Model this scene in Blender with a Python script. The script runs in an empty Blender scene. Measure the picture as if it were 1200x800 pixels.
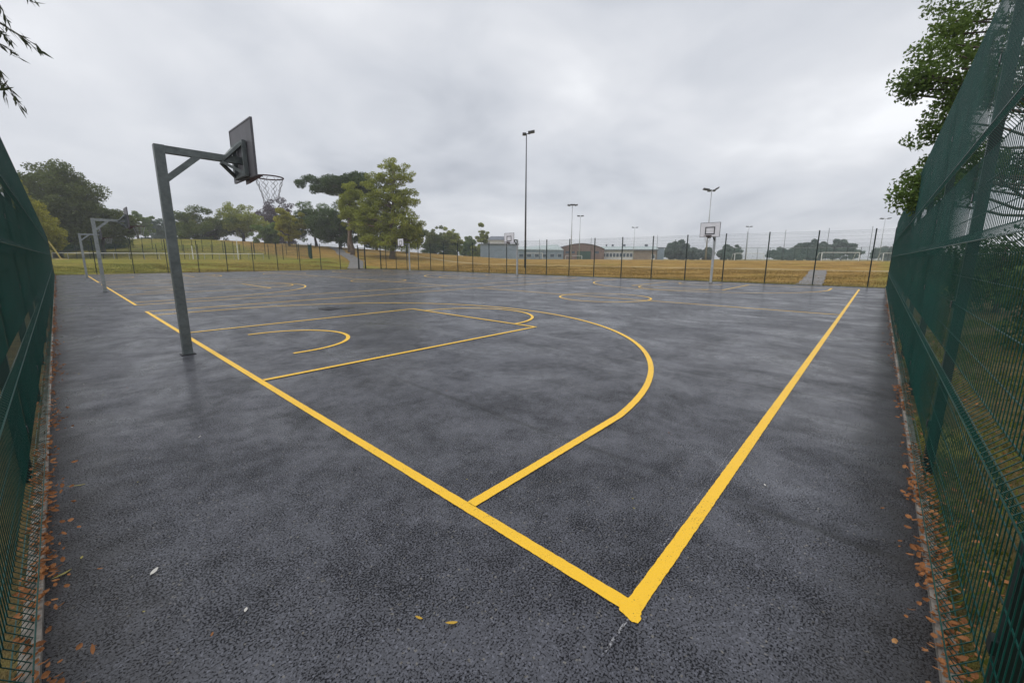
import bpy, math, random
import numpy as np
from mathutils import Vector, Matrix

# ------------------------------------------------------------------ camera
SC = bpy.context.scene
COL = SC.collection
CAM = np.array([-1.555, -0.643, 1.569]); YAW, PITCH, ROLL, FPX = 0.736, -0.181, 0.003, 473.049
PX, PY = 596.361, 388.727                                  # principal point in the 1200 x 800 photograph
fw = np.array([math.cos(YAW)*math.cos(PITCH), math.sin(YAW)*math.cos(PITCH), math.sin(PITCH)])
rt = np.cross(fw, [0, 0, 1]); rt /= np.linalg.norm(rt); up = np.cross(rt, fw)
rt, up = math.cos(ROLL)*rt + math.sin(ROLL)*up, -math.sin(ROLL)*rt + math.cos(ROLL)*up
cd = bpy.data.cameras.new('camera'); cam = bpy.data.objects.new('camera', cd); COL.objects.link(cam)
cd.sensor_width = 36; cd.lens = 36*FPX/1200; cd.shift_x = (600-PX)/1200; cd.shift_y = (PY-400)/1200; cd.clip_start = 0.05; cd.clip_end = 3000
cam.matrix_world = Matrix(((rt[0], up[0], -fw[0], CAM[0]), (rt[1], up[1], -fw[1], CAM[1]),
                           (rt[2], up[2], -fw[2], CAM[2]), (0, 0, 0, 1)))
SC.camera = cam

# ------------------------------------------------------------------ world, sun, exposure
SUN_EL, SUN_AZ = math.radians(58), math.radians(150)      # azimuth measured from +X towards +Y
W = bpy.data.worlds.new('World'); SC.world = W; W.use_nodes = True
nt = W.node_tree; N = nt.nodes; L = nt.links; N.clear()
def nn(tree, t, **kw):
    n = tree.nodes.new(t)
    for k, v in kw.items(): setattr(n, k, v)
    return n
def math_n(tree, op, a=None, b=None, c=None, clamp=False):
    n = tree.nodes.new('ShaderNodeMath'); n.operation = op; n.use_clamp = clamp
    for i, v in enumerate((a, b, c)):
        if v is None: continue
        if isinstance(v, (int, float)): n.inputs[i].default_value = v
        else: tree.links.new(v, n.inputs[i])
    return n.outputs[0]
def ramp(tree, fac, stops, interp='LINEAR'):
    n = tree.nodes.new('ShaderNodeValToRGB'); n.color_ramp.interpolation = interp
    el = n.color_ramp.elements
    while len(el) < len(stops): el.new(0.5)
    for e, (p, c) in zip(el, stops):
        e.position = p; e.color = (c, c, c, 1) if isinstance(c, (int, float)) else (*c, 1)
    tree.links.new(fac, n.inputs[0]); return n.outputs[0]
def mixc(tree, fac, a, b, blend='MIX'):
    n = tree.nodes.new('ShaderNodeMix'); n.data_type = 'RGBA'; n.blend_type = blend; n.clamp_factor = True
    for i, v in ((0, fac), (6, a), (7, b)):
        if isinstance(v, (int, float)): n.inputs[i].default_value = v
        elif isinstance(v, tuple): n.inputs[i].default_value = (*v, 1)
        else: tree.links.new(v, n.inputs[i])
    return n.outputs[2]
def noise(tree, vec, scale, detail=3, rough=.5, dist=0.0):
    n = tree.nodes.new('ShaderNodeTexNoise'); n.inputs['Scale'].default_value = scale
    n.inputs['Detail'].default_value = detail; n.inputs['Roughness'].default_value = rough
    n.inputs['Distortion'].default_value = dist
    if vec is not None: tree.links.new(vec, n.inputs['Vector'])
    return n.outputs['Fac']
tc = nn(nt, 'ShaderNodeTexCoord'); sep = nn(nt, 'ShaderNodeSeparateXYZ'); L.new(tc.outputs['Generated'], sep.inputs[0])
zc = math_n(nt, 'MAXIMUM', sep.outputs[2], 0.0); zz = math_n(nt, 'ADD', zc, 0.30)
cmb = nn(nt, 'ShaderNodeCombineXYZ')
L.new(math_n(nt, 'DIVIDE', sep.outputs[0], zz), cmb.inputs[0]); L.new(math_n(nt, 'DIVIDE', sep.outputs[1], zz), cmb.inputs[1])
n1 = noise(nt, cmb.outputs[0], 0.9, 4, .5, .5); n2 = noise(nt, cmb.outputs[0], 3.0, 5, .55, .4)
cl = math_n(nt, 'ADD', math_n(nt, 'MULTIPLY', n1, .80), math_n(nt, 'MULTIPLY', n2, .20))
SKY = 7.8
ccol = ramp(nt, cl, [(.32, tuple(SKY*v for v in (.60, .64, .72))), (.44, tuple(SKY*v for v in (.85, .885, .955))),
                     (.55, tuple(SKY*v for v in (1.02, 1.045, 1.10))), (.68, tuple(SKY*v for v in (1.30, 1.32, 1.36)))])
sky = nn(nt, 'ShaderNodeTexSky', sky_type='NISHITA'); sky.sun_disc = False
sky.sun_elevation = SUN_EL; sky.sun_rotation = math.radians(90) - SUN_AZ
fin = mixc(nt, .95, sky.outputs[0], ccol)
bg = nn(nt, 'ShaderNodeBackground'); L.new(fin, bg.inputs[0]); bg.inputs[1].default_value = 0.1
wo = nn(nt, 'ShaderNodeOutputWorld'); L.new(bg.outputs[0], wo.inputs[0])

sl = bpy.data.lights.new('sun', 'SUN'); sl.energy = 1.5; sl.angle = math.radians(50); sl.color = (1, .97, .93)
so = bpy.data.objects.new('sun', sl); COL.objects.link(so)
sd = Vector((math.cos(SUN_EL)*math.cos(SUN_AZ), math.cos(SUN_EL)*math.sin(SUN_AZ), math.sin(SUN_EL)))
so.rotation_euler = sd.to_track_quat('Z', 'Y').to_euler(); so.location = sd*60

SC.render.engine = 'CYCLES'
SC.view_settings.view_transform = 'Standard'; SC.view_settings.look = 'None'
HAZE = .0008
SC.view_settings.exposure = 0.05; SC.view_settings.gamma = 1.0; SC.view_settings.use_curve_mapping = False
SC.cycles.transparent_max_bounces = 16

# ------------------------------------------------------------------ helpers
def ray(px, py): return fw + rt*(px-PX)/FPX + up*(PY-py)/FPX
def P(px, py, depth): return CAM + depth*ray(px, py)        # a direction in the photograph at a chosen depth
def tag(o, label=None, cat=None, group=None, kind=None):
    if label: o['label'] = label
    if cat: o['category'] = cat
    if group: o['group'] = group
    if kind: o['kind'] = kind
    return o
def empty(name, loc=(0, 0, 0), rz=0.0, parent=None):
    o = bpy.data.objects.new(name, None); COL.objects.link(o); o.location = loc; o.rotation_euler = (0, 0, rz)
    o.empty_display_size = .2
    if parent: o.parent = parent
    return o
def link_mesh(name, me, parent=None, loc=(0, 0, 0), rz=0.0):
    o = bpy.data.objects.new(name, me); COL.objects.link(o); o.location = loc; o.rotation_euler = (0, 0, rz)
    if parent: o.parent = parent
    return o
def copy_tree(o, parent=None):
    c = o.copy(); COL.objects.link(c); c.parent = parent
    for ch in list(o.children): copy_tree(ch, c)
    return c
class MB:
    def __init__(s): s.v = []; s.f = []
    def add(s, vs, fs):
        b = len(s.v); s.v += [tuple(map(float, q)) for q in vs]; s.f += [tuple(b+i for i in q) for q in fs]; return s
    def box(s, c, d, rot=None, bev=0.0):
        hx, hy, hz = d[0]/2, d[1]/2, d[2]/2
        vs = [(x*hx, y*hy, z*hz) for z in (-1, 1) for y in (-1, 1) for x in (-1, 1)]
        if rot is not None: vs = [tuple(rot @ Vector(q)) for q in vs]
        vs = [(q[0]+c[0], q[1]+c[1], q[2]+c[2]) for q in vs]
        return s.add(vs, [(0, 2, 3, 1), (4, 5, 7, 6), (0, 1, 5, 4), (2, 6, 7, 3), (0, 4, 6, 2), (1, 3, 7, 5)])
    def bar(s, a, b, w, h=None, upv=(0, 0, 1)):
        h = h or w; a = Vector(a); b = Vector(b); d = (b-a)
        x = d.normalized(); u = Vector(upv)
        if abs(x.dot(u)) > .98: u = Vector((0, 1, 0))
        y = u.cross(x).normalized(); z = x.cross(y)
        vs = [p + y*(i*w/2) + z*(j*h/2) for p in (a, b) for j in (-1, 1) for i in (-1, 1)]
        return s.add(vs, [(0, 2, 3, 1), (4, 5, 7, 6), (0, 1, 5, 4), (2, 6, 7, 3), (0, 4, 6, 2), (1, 3, 7, 5)])
    def tube(s, pts, rad, n=6, cap=True, closed=False):
        pts = [Vector(q) for q in pts]; m = len(pts)
        if not hasattr(rad, '__len__'): rad = [rad]*m
        prev = None; b = len(s.v)
        for i, q in enumerate(pts):
            if closed: d = pts[(i+1) % m]-pts[i-1]
            else: d = pts[min(i+1, m-1)]-pts[max(i-1, 0)]
            d = d.normalized() if d.length > 1e-9 else Vector((0, 0, 1))
            if prev is None:
                r = Vector((1, 0, 0)) if abs(d.x) < .9 else Vector((0, 1, 0)); x = d.cross(r).normalized()
            else: x = (prev - d*prev.dot(d)).normalized()
            y = d.cross(x); prev = x
            for k in range(n):
                t = 2*math.pi*(k+.5)/n
                s.v.append(tuple(q + (x*math.cos(t)+y*math.sin(t))*rad[i]))
        for i in range(m if closed else m-1):
            j = (i+1) % m
            for k in range(n):
                k2 = (k+1) % n; s.f.append((b+i*n+k, b+i*n+k2, b+j*n+k2, b+j*n+k))
        if cap and not closed:
            s.f.append(tuple(b+k for k in reversed(range(n)))); s.f.append(tuple(b+(m-1)*n+k for k in range(n)))
        return s
    def mesh(s, name, mat, smooth=False):
        me = bpy.data.meshes.new(name); me.from_pydata(s.v, [], s.f); me.materials.append(mat)
        if smooth: me.polygons.foreach_set('use_smooth', [True]*len(me.polygons))
        me.update(); return me
    def build(s, name, mat, parent=None, loc=(0, 0, 0), rz=0.0, smooth=False):
        return link_mesh(name, s.mesh(name, mat, smooth), parent, loc, rz)

# ------------------------------------------------------------------ materials
def newmat(name):
    m = bpy.data.materials.new(name); m.use_nodes = True; t = m.node_tree
    return m, t, t.nodes['Principled BSDF']
def simple(name, col, rough=.6, var=.25, scale=6.0, metal=0.0, bump=0.0, spec=.5, coord='Object'):
    m, t, b = newmat(name); tcn = t.nodes.new('ShaderNodeTexCoord')
    if coord == 'World':
        g = t.nodes.new('ShaderNodeNewGeometry'); vec = g.outputs['Position']
    else: vec = tcn.outputs[coord]
    f = noise(t, vec, scale, 5, .6)
    lo = tuple(c*(1-var) for c in col); hi = tuple(min(1, c*(1+var)) for c in col)
    t.links.new(ramp(t, f, [(.3, lo), (.7, hi)]), b.inputs['Base Color'])
    b.inputs['Roughness'].default_value = rough; b.inputs['Metallic'].default_value = metal
    b.inputs['Specular IOR Level'].default_value = spec
    if bump:
        bn = t.nodes.new('ShaderNodeBump'); bn.inputs['Strength'].default_value = bump; bn.inputs['Distance'].default_value = .01
        t.links.new(noise(t, vec, scale*8, 4), bn.inputs['Height']); t.links.new(bn.outputs[0], b.inputs['Normal'])
    return m
def leafmat(name, c1, c2, c3=None, rough=.6, trans=.42, cs=.25):
    m, t, b = newmat(name)
    g = t.nodes.new('ShaderNodeNewGeometry')
    f1 = g.outputs['Random Per Island']; f2 = noise(t, g.outputs['Position'], cs, 3, .6)
    f = math_n(t, 'ADD', math_n(t, 'MULTIPLY', f1, .45), math_n(t, 'MULTIPLY', math_n(t, 'SUBTRACT', f2, .22), 1.0), clamp=True)
    st = [(.1, c1), (.75, c2)] + ([(.97, c3)] if c3 else [])
    col = ramp(t, f, st); t.links.new(col, b.inputs['Base Color']); b.inputs['Roughness'].default_value = rough
    b.inputs['Specular IOR Level'].default_value = .12
    tr = t.nodes.new('ShaderNodeBsdfTranslucent'); t.links.new(col, tr.inputs[0])
    mx = t.nodes.new('ShaderNodeMixShader'); mx.inputs[0].default_value = trans
    t.links.new(b.outputs[0], mx.inputs[1]); t.links.new(tr.outputs[0], mx.inputs[2])
    t.links.new(mx.outputs[0], t.nodes['Material Output'].inputs[0]); return m

X0, X1, Y0, Y1 = -1.80, 28.70, -1.005, 50.95          # edges of the tarmac
def tarmac_mat():
    m, t, b = newmat('wet_tarmac'); g = t.nodes.new('ShaderNodeNewGeometry'); pos = g.outputs['Position']
    sp = t.nodes.new('ShaderNodeSeparateXYZ'); t.links.new(pos, sp.inputs[0])
    X, Y = sp.outputs[0], sp.outputs[1]
    mp = t.nodes.new('ShaderNodeMapping'); mp.inputs['Scale'].default_value = (1, .6, 1); t.links.new(pos, mp.inputs[0])
    strk = mp.outputs[0]
    vo = t.nodes.new('ShaderNodeTexVoronoi'); vo.inputs['Scale'].default_value = 105; t.links.new(pos, vo.inputs['Vector'])
    stone = vo.outputs['Distance']; scol = vo.outputs['Color']
    sv = t.nodes.new('ShaderNodeSeparateColor'); t.links.new(scol, sv.inputs[0])
    grit = noise(t, pos, 104, 3, .58); mid = noise(t, pos, 1.6, 5, .62, .3); big = noise(t, strk, .42, 5, .55, .4)
    wet = noise(t, strk, .95, 9, .64, .6); fine = noise(t, pos, 7, 4, .6)
    # paving lanes: one tone for each strip laid along Y
    wob = math_n(t, 'MULTIPLY', math_n(t, 'SUBTRACT', noise(t, pos, .6, 3), .5), .12)
    lane = math_n(t, 'DIVIDE', math_n(t, 'ADD', math_n(t, 'SUBTRACT', X, 1.25), wob), 2.9)
    fr = math_n(t, 'FRACT', lane); lid = math_n(t, 'FLOOR', lane)
    wn = t.nodes.new('ShaderNodeTexWhiteNoise'); wn.noise_dimensions = '1D'; t.links.new(lid, wn.inputs['W'])
    edge = math_n(t, 'MINIMUM', fr, math_n(t, 'SUBTRACT', 1.0, fr))
    seam = math_n(t, 'MULTIPLY', ramp(t, math_n(t, 'MULTIPLY', edge, 1.0), [(0, 1), (.006, .9), (.016, 0)]),
                  math_n(t, 'MULTIPLY', math_n(t, 'GREATER_THAN', X, .3), ramp(t, noise(t, pos, .45, 3), [(.36, .15), (.5, 1)])))
    base = ramp(t, mid, [(.26, (.050, .052, .064)), (.5, (.066, .068, .083)), (.76, (.088, .090, .107))])
    base = mixc(t, ramp(t, big, [(.40, .0), (.62, .35)]), base, (.098, .101, .116))
    base = mixc(t, math_n(t, 'MULTIPLY', wn.outputs[0], .38), base, (.040, .043, .058))
    base = mixc(t, 1.0, base, ramp(t, sv.outputs[0], [(0, .72), (.6, 1.0), (.9, 1.25), (1, 1.9)]), 'MULTIPLY')
    # open pits between the stones: denser in some patches than in others
    dens = math_n(t, 'ADD', math_n(t, 'MULTIPLY', math_n(t, 'SUBTRACT', mid, .5), -.26), math_n(t, 'MULTIPLY', math_n(t, 'SUBTRACT', fine, .5), -.22))
    pit = ramp(t, math_n(t, 'SUBTRACT', grit, dens), [(.42, 1), (.50, 0)])
    base = mixc(t, math_n(t, 'MULTIPLY', pit, .86), base, (.006, .0065, .008))
    spk = ramp(t, sv.outputs[1], [(.985, 0), (.995, .5)]); base = mixc(t, spk, base, (.26, .24, .20))
    base = mixc(t, math_n(t, 'MULTIPLY', seam, .75), base, (.018, .019, .022))
    # tarmac darkens towards the two kerbs, with an uneven edge
    de = math_n(t, 'MINIMUM', math_n(t, 'SUBTRACT', X, X0), math_n(t, 'SUBTRACT', Y, Y0))
    kerb_dark = ramp(t, math_n(t, 'ADD', de, math_n(t, 'MULTIPLY', math_n(t, 'SUBTRACT', noise(t, pos, 2.5, 5, .65), .5), .7)), [(0.05, .75), (.45, 0)])
    base = mixc(t, kerb_dark, base, (.022, .020, .019))
    t.links.new(base, b.inputs['Base Color'])
    ro = ramp(t, wet, [(.38, .46), (.50, .40), (.55, .33), (.64, .25)])
    ro = math_n(t, 'ADD', ro, math_n(t, 'MULTIPLY', math_n(t, 'SUBTRACT', grit, .5), .25), clamp=True)
    t.links.new(ro, b.inputs['Roughness'])
    solid = math_n(t, 'SUBTRACT', 1.0, math_n(t, 'MULTIPLY', pit, .85))
    t.links.new(math_n(t, 'MULTIPLY', solid, .5), b.inputs['Specular IOR Level'])
    t.links.new(math_n(t, 'MULTIPLY', solid, ramp(t, wet, [(.40, .22), (.52, .28), (.56, .35), (.64, .40)])), b.inputs['Coat Weight']); b.inputs['Coat Roughness'].default_value = .17; b.inputs['Coat IOR'].default_value = 1.33
    hgt = math_n(t, 'SUBTRACT', math_n(t, 'MULTIPLY', stone, -.5), math_n(t, 'MULTIPLY', pit, .9))
    hgt = math_n(t, 'SUBTRACT', hgt, math_n(t, 'MULTIPLY', seam, .8))
    bn = t.nodes.new('ShaderNodeBump'); bn.inputs['Distance'].default_value = .006
    t.links.new(ramp(t, wet, [(.40, .70), (.56, .45), (.66, .25)]), bn.inputs['Strength'])
    t.links.new(hgt, bn.inputs['Height']); t.links.new(bn.outputs[0], b.inputs['Normal']); return m

def paint_mat(name, col, wear_c, wear=.5):
    m, t, b = newmat(name); g = t.nodes.new('ShaderNodeNewGeometry'); pos = g.outputs['Position']
    f = noise(t, pos, 70, 4, .7); f2 = noise(t, pos, 1.7, 4, .6)
    c = mixc(t, ramp(t, f2, [(.3, 0), (.75, .5)]), col, tuple(v*.88 for v in col))
    c = mixc(t, ramp(t, f, [(.60+.14*wear, 0), (.74+.12*wear, .75)]), c, wear_c)
    c = mixc(t, ramp(t, math_n(t, 'SUBTRACT', noise(t, pos, 104, 3, .58), math_n(t, 'MULTIPLY', math_n(t, 'SUBTRACT', f2, .45), .35)), [(.27, .8), (.35, 0)]), c, (.07, .05, .02))
    t.links.new(c, b.inputs['Base Color']); b.inputs['Roughness'].default_value = .42
    vo = t.nodes.new('ShaderNodeTexVoronoi'); vo.inputs['Scale'].default_value = 105; t.links.new(pos, vo.inputs['Vector'])
    bn = t.nodes.new('ShaderNodeBump'); bn.inputs['Distance'].default_value = .004; bn.inputs['Strength'].default_value = .4
    t.links.new(math_n(t, 'SUBTRACT', f, vo.outputs['Distance']), bn.inputs['Height']); t.links.new(bn.outputs[0], b.inputs['Normal'])
    return m
def chalk_mat():
    m, t, b = newmat('white_chalk'); g = t.nodes.new('ShaderNodeNewGeometry')
    b.inputs['Base Color'].default_value = (.55, .55, .57, 1); b.inputs['Roughness'].default_value = .9
    f = noise(t, g.outputs['Position'], 90, 3, .7)
    t.links.new(ramp(t, f, [(.48, 0), (.60, .6)]), b.inputs['Alpha']); return m
def grass_mat():
    m, t, b = newmat('dry_grass'); g = t.nodes.new('ShaderNodeNewGeometry'); pos = g.outputs['Position']
    sp = t.nodes.new('ShaderNodeSeparateXYZ'); t.links.new(pos, sp.inputs[0]); X, Y = sp.outputs[0], sp.outputs[1]
    a = noise(t, pos, .045, 4, .55); c = noise(t, pos, .35, 5, .6); d = noise(t, pos, 5.0, 5, .65); e = noise(t, pos, 38, 3, .7)
    dry = ramp(t, c, [(.3, (.235, .14, .034)), (.55, (.36, .22, .056)), (.75, (.46, .315, .11))])
    grn = ramp(t, c, [(.3, (.14, .16, .018)), (.7, (.25, .25, .036))])
    # lusher towards the trees by the far corner (low x, beyond the end fence), drier on the open bank
    lush = math_n(t, 'MULTIPLY', ramp(t, math_n(t, 'DIVIDE', X, 30.0), [(.0, 1), (.22, .05)]), ramp(t, math_n(t, 'DIVIDE', Y, 200.0), [(.22, 0.35), (.26, .85), (.36, .65), (.42, .1)]))
    edge = ramp(t, math_n(t, 'DIVIDE', math_n(t, 'SUBTRACT', X, 28.5), 10.0), [(0, .75), (.16, .45), (.34, 0)])
    far = ramp(t, math_n(t, 'DIVIDE', X, 200.0), [(.35, 0), (.5, .55)])
    ins = ramp(t, math_n(t, 'DIVIDE', math_n(t, 'ADD', Y, 12.0), 24.0), [(.0, .5), (.45, .55), (.5, .0)])
    fac = math_n(t, 'MAXIMUM', math_n(t, 'MAXIMUM', lush, edge), math_n(t, 'MAXIMUM', far, ins))
    fac = math_n(t, 'ADD', fac, math_n(t, 'ADD', math_n(t, 'MULTIPLY', math_n(t, 'SUBTRACT', a, .52), 1.1), math_n(t, 'MULTIPLY', math_n(t, 'SUBTRACT', noise(t, pos, .22, 5, .65), .5), 1.0)), clamp=True)
    col = mixc(t, fac, dry, grn)
    shaded_soil = ramp(t, d, [(.3, (.050, .038, .022)), (.55, (.11, .080, .042)), (.8, (.10, .095, .030))])  # leaf-litter brown, with the shade under the trees put into it
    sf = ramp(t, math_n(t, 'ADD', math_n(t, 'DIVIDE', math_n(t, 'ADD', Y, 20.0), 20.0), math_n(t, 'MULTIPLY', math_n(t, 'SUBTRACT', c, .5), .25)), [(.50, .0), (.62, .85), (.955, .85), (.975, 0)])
    col = mixc(t, math_n(t, 'MULTIPLY', sf, math_n(t, 'LESS_THAN', X, 27.0)), col, shaded_soil)
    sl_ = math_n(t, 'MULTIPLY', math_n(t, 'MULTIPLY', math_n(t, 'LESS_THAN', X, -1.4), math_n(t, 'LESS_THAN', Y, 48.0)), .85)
    col = mixc(t, sl_, col, shaded_soil)
    # the pale trodden strips that cross the field
    w = math_n(t, 'MULTIPLY', math_n(t, 'SUBTRACT', noise(t, pos, .12, 3), .5), 2.2)
    for x0, hw, k in ((48.5, .55, .8), (71.0, .9, .75)):
        s = math_n(t, 'ABSOLUTE', math_n(t, 'SUBTRACT', math_n(t, 'ADD', X, w), x0))
        col = mixc(t, ramp(t, math_n(t, 'DIVIDE', s, 4.0), [(hw/4*.6, k), (hw/4*1.4, 0)]), col, (.50, .40, .22))
    col = mixc(t, 1.0, col, ramp(t, d, [(.25, .62), (.5, 1.0), (.8, 1.35)]), 'MULTIPLY')
    col = mixc(t, 1.0, col, ramp(t, e, [(.25, .55), (.5, 1.0), (.8, 1.3)]), 'MULTIPLY')
    t.links.new(col, b.inputs['Base Color']); b.inputs['Roughness'].default_value = .95; b.inputs['Specular IOR Level'].default_value = .15
    bn = t.nodes.new('ShaderNodeBump'); bn.inputs['Distance'].default_value = .05; bn.inputs['Strength'].default_value = .7
    t.links.new(math_n(t, 'ADD', e, d), bn.inputs['Height']); t.links.new(bn.outputs[0], b.inputs['Normal']); return m

M = dict(
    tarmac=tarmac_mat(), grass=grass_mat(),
    yellow=paint_mat('yellow_line_paint', (.98, .575, .018), (.16, .12, .06), .8),
    chalk=chalk_mat(),
    kerb=simple('concrete_edging', (.22, .20, .175), .85, .5, 7, bump=.4, coord='World'),
    path=simple('footpath_tarmac', (.19, .178, .172), .6, .25, 2.5, bump=.3, coord='World'),
    fence=simple('green_powder_coat', (.002, .050, .039), .38, .25, 3, spec=.45),
    fence_post=simple('dark_green_post', (.002, .011, .010), .45, .25, 3),
    galv=simple('galvanised_steel', (.145, .165, .165), .5, .3, 9, metal=.45, bump=.08),
    galv_mid=simple('lit_galvanised_steel', (.30, .325, .325), .5, .25, 9, metal=.4, bump=.08),  # same steel as the near hoop, brighter lighting put into the colour
    galv_pale=simple('pale_galvanised_steel', (.42, .44, .45), .5, .2, 8, metal=.4),
    pole_dark=simple('dark_steel', (.07, .075, .085), .5, .2, 4, metal=.3),
    board_back=simple('backboard_grey', (.10, .098, .11), .5, .15, 5),
    board_front=simple('backboard_white', (.72, .71, .74), .4, .08, 4),
    black=simple('black_rubber', (.018, .018, .02), .55, .2, 6),
    rim=simple('dark_rim_steel', (.07, .035, .03), .5, .3, 20),
    net=simple('pale_net_cord', (.38, .38, .39), .8, .2, 30),
    bark=simple('bark', (.085, .065, .05), .9, .45, 5, bump=.8, coord='World'),
    bark_pale=simple('pale_bark', (.17, .12, .085), .9, .4, 4, bump=.8, coord='World'),
    white=simple('white_paint', (.78, .78, .77), .45, .06, 4),
    brick=simple('red_brick_wall', (.25, .165, .14), .85, .2, 1.2, coord='World'),
    roof_pale=simple('pale_green_metal_roof', (.45, .52, .51), .5, .12, .6, coord='World'),
    roof_dark=simple('dark_slate_roof', (.13, .145, .17), .6, .2, .7, coord='World'),
    blue_wall=simple('blue_grey_cladding', (.30, .37, .45), .6, .12, .6, coord='World'),
    grey_wall=simple('grey_render', (.36, .36, .37), .8, .1, .6, coord='World'),
    tan_wall=simple('tan_brick_wall', (.33, .26, .20), .85, .15, .8, coord='World'),
    white_wall=simple('white_render', (.72, .72, .72), .8, .06, .5, coord='World'),
    glass=simple('dark_window_glass', (.07, .10, .14), .15, .3, .8, coord='World'),
    yellow_wood=simple('yellow_painted_wood', (.52, .42, .13), .7, .2, 3), sand=simple('pale_sand', (.50, .38, .17), .9, .2, 4),
    iron=simple('cast_iron', (.03, .03, .032), .55, .3, 30, bump=.3),
)
LM = dict(
    oak=leafmat('oak_leaves', (.055, .10, .022), (.14, .21, .045), (.25, .29, .065)),
    dark=leafmat('dark_evergreen_leaves', (.045, .080, .030), (.10, .15, .048), (.18, .22, .07)),
    deep=leafmat('dark_brownish_leaves', (.068, .10, .038), (.17, .205, .065), (.31, .29, .09)),
    mid=leafmat('mid_green_leaves', (.105, .17, .042), (.22, .30, .075), (.34, .40, .11)),
    light=leafmat('light_green_leaves', (.17, .20, .034), (.36, .39, .07), (.50, .50, .12)),
    yellow=leafmat('yellowing_leaves', (.23, .235, .026), (.44, .42, .05), (.58, .52, .075)),
    russet=leafmat('russet_tinged_leaves', (.075, .13, .03), (.18, .21, .05), (.40, .24, .075)),
    copper=leafmat('copper_beech_leaves', (.07, .055, .065), (.13, .10, .115), (.19, .15, .16)),
    haze=leafmat('hazed_grey_green_leaves', (.10, .15, .12), (.17, .225, .17), (.24, .29, .21)),  # grey green leaves with the haze of distance mixed into their colour
    willow=leafmat('willow_leaves', (.030, .042, .020), (.065, .080, .035), (.10, .11, .05)),
    litter=leafmat('fallen_brown_leaves', (.15, .062, .026), (.36, .16, .065), (.62, .40, .18), trans=.15, cs=3.0),
    leaf_y=leafmat('fallen_yellow_leaf', (.60, .36, .05), (.75, .48, .08), trans=.15),
    leaf_p=leafmat('fallen_pale_leaf', (.60, .57, .50), (.72, .70, .66), trans=.1),
    leaf_g=leafmat('fallen_olive_leaf', (.24, .22, .07), (.36, .31, .10), trans=.1),
    blade=leafmat('grass_blades', (.075, .095, .016), (.17, .17, .035), (.33, .24, .08), trans=.25, cs=.8),
    blade_dry=leafmat('dry_grass_blades', (.16, .11, .03), (.29, .19, .055), (.40, .28, .10), trans=.25, cs=.8),
)

# ------------------------------------------------------------------ terrain
X0, X1, Y0, Y1 = -1.80, 28.70, -1.005, 50.95          # edges of the tarmac
def S(t):
    t = np.clip(t, 0, 1); return t*t*(3-2*t)
def terr(x, y):
    x = np.asarray(x, float); y = np.asarray(y, float)
    dx = np.maximum(x-29.2, 0); dy = np.maximum(y-51.8, 0)
    z = 1.30*S(dx/46) - .85*S((x-78)/22)
    zy = 1.15*S(dy/24)
    z = np.maximum(z, 0) + zy*(1-S((x-35)/40))
    sx = (x-CAM[0])*math.cos(YAW)+(y-CAM[1])*math.sin(YAW); tx = (x-CAM[0])*math.sin(YAW)-(y-CAM[1])*math.cos(YAW)
    s0 = 52+22*S((-tx-31)/8)                            # the railed court is cut level into the foot of the hill
    z = z + 5.3*np.clip(-tx/85, 0, 1)*S((sx-s0)/(116-s0))*(1-.75*S((sx-150)/90))
    inside = (x > X0-.4) & (x < X1+.4) & (y > Y0-.4) & (y < Y1+.4)
    bump = .03*np.sin(x*.7+1.3)*np.sin(y*.53)+.02*np.sin(x*1.9)*np.sin(y*1.7+.4)
    return np.where(inside, -.10, z + np.where((dx+dy+np.maximum(-x-3, 0)+np.maximum(-y-2, 0)) > 0, bump, 0) - .015)
def tz(x, y): return float(terr(x, y))
def axis(lo, hi):
    a = [lo]; 
    while a[-1] < hi:
        c = a[-1]; d = 0 if -25 < c < 110 else min(abs(c+25), abs(c-110))
        a.append(c + 1.5 + d*.09)
    return np.array(a)
ax = axis(-450, 900); ay = axis(-450, 900)
ax = np.sort(np.concatenate([ax, [X0-.41, X0-.39, X1+.39, X1+.41]])); ay = np.sort(np.concatenate([ay, [Y0-.41, Y0-.39, Y1+.39, Y1+.41]]))
gx, gy = np.meshgrid(ax, ay); gz = terr(gx, gy); nx, ny = len(ax), len(ay)
vs = np.stack([gx, gy, gz], -1).reshape(-1, 3)
ii, jj = np.meshgrid(np.arange(nx-1), np.arange(ny-1)); q = (jj*nx+ii).ravel()
fs = np.stack([q, q+1, q+nx+1, q+nx], -1)
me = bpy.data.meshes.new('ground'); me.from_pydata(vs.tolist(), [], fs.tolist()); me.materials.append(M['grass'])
me.polygons.foreach_set('use_smooth', [True]*len(me.polygons))
tag(link_mesh('ground', me), kind='structure')

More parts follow.
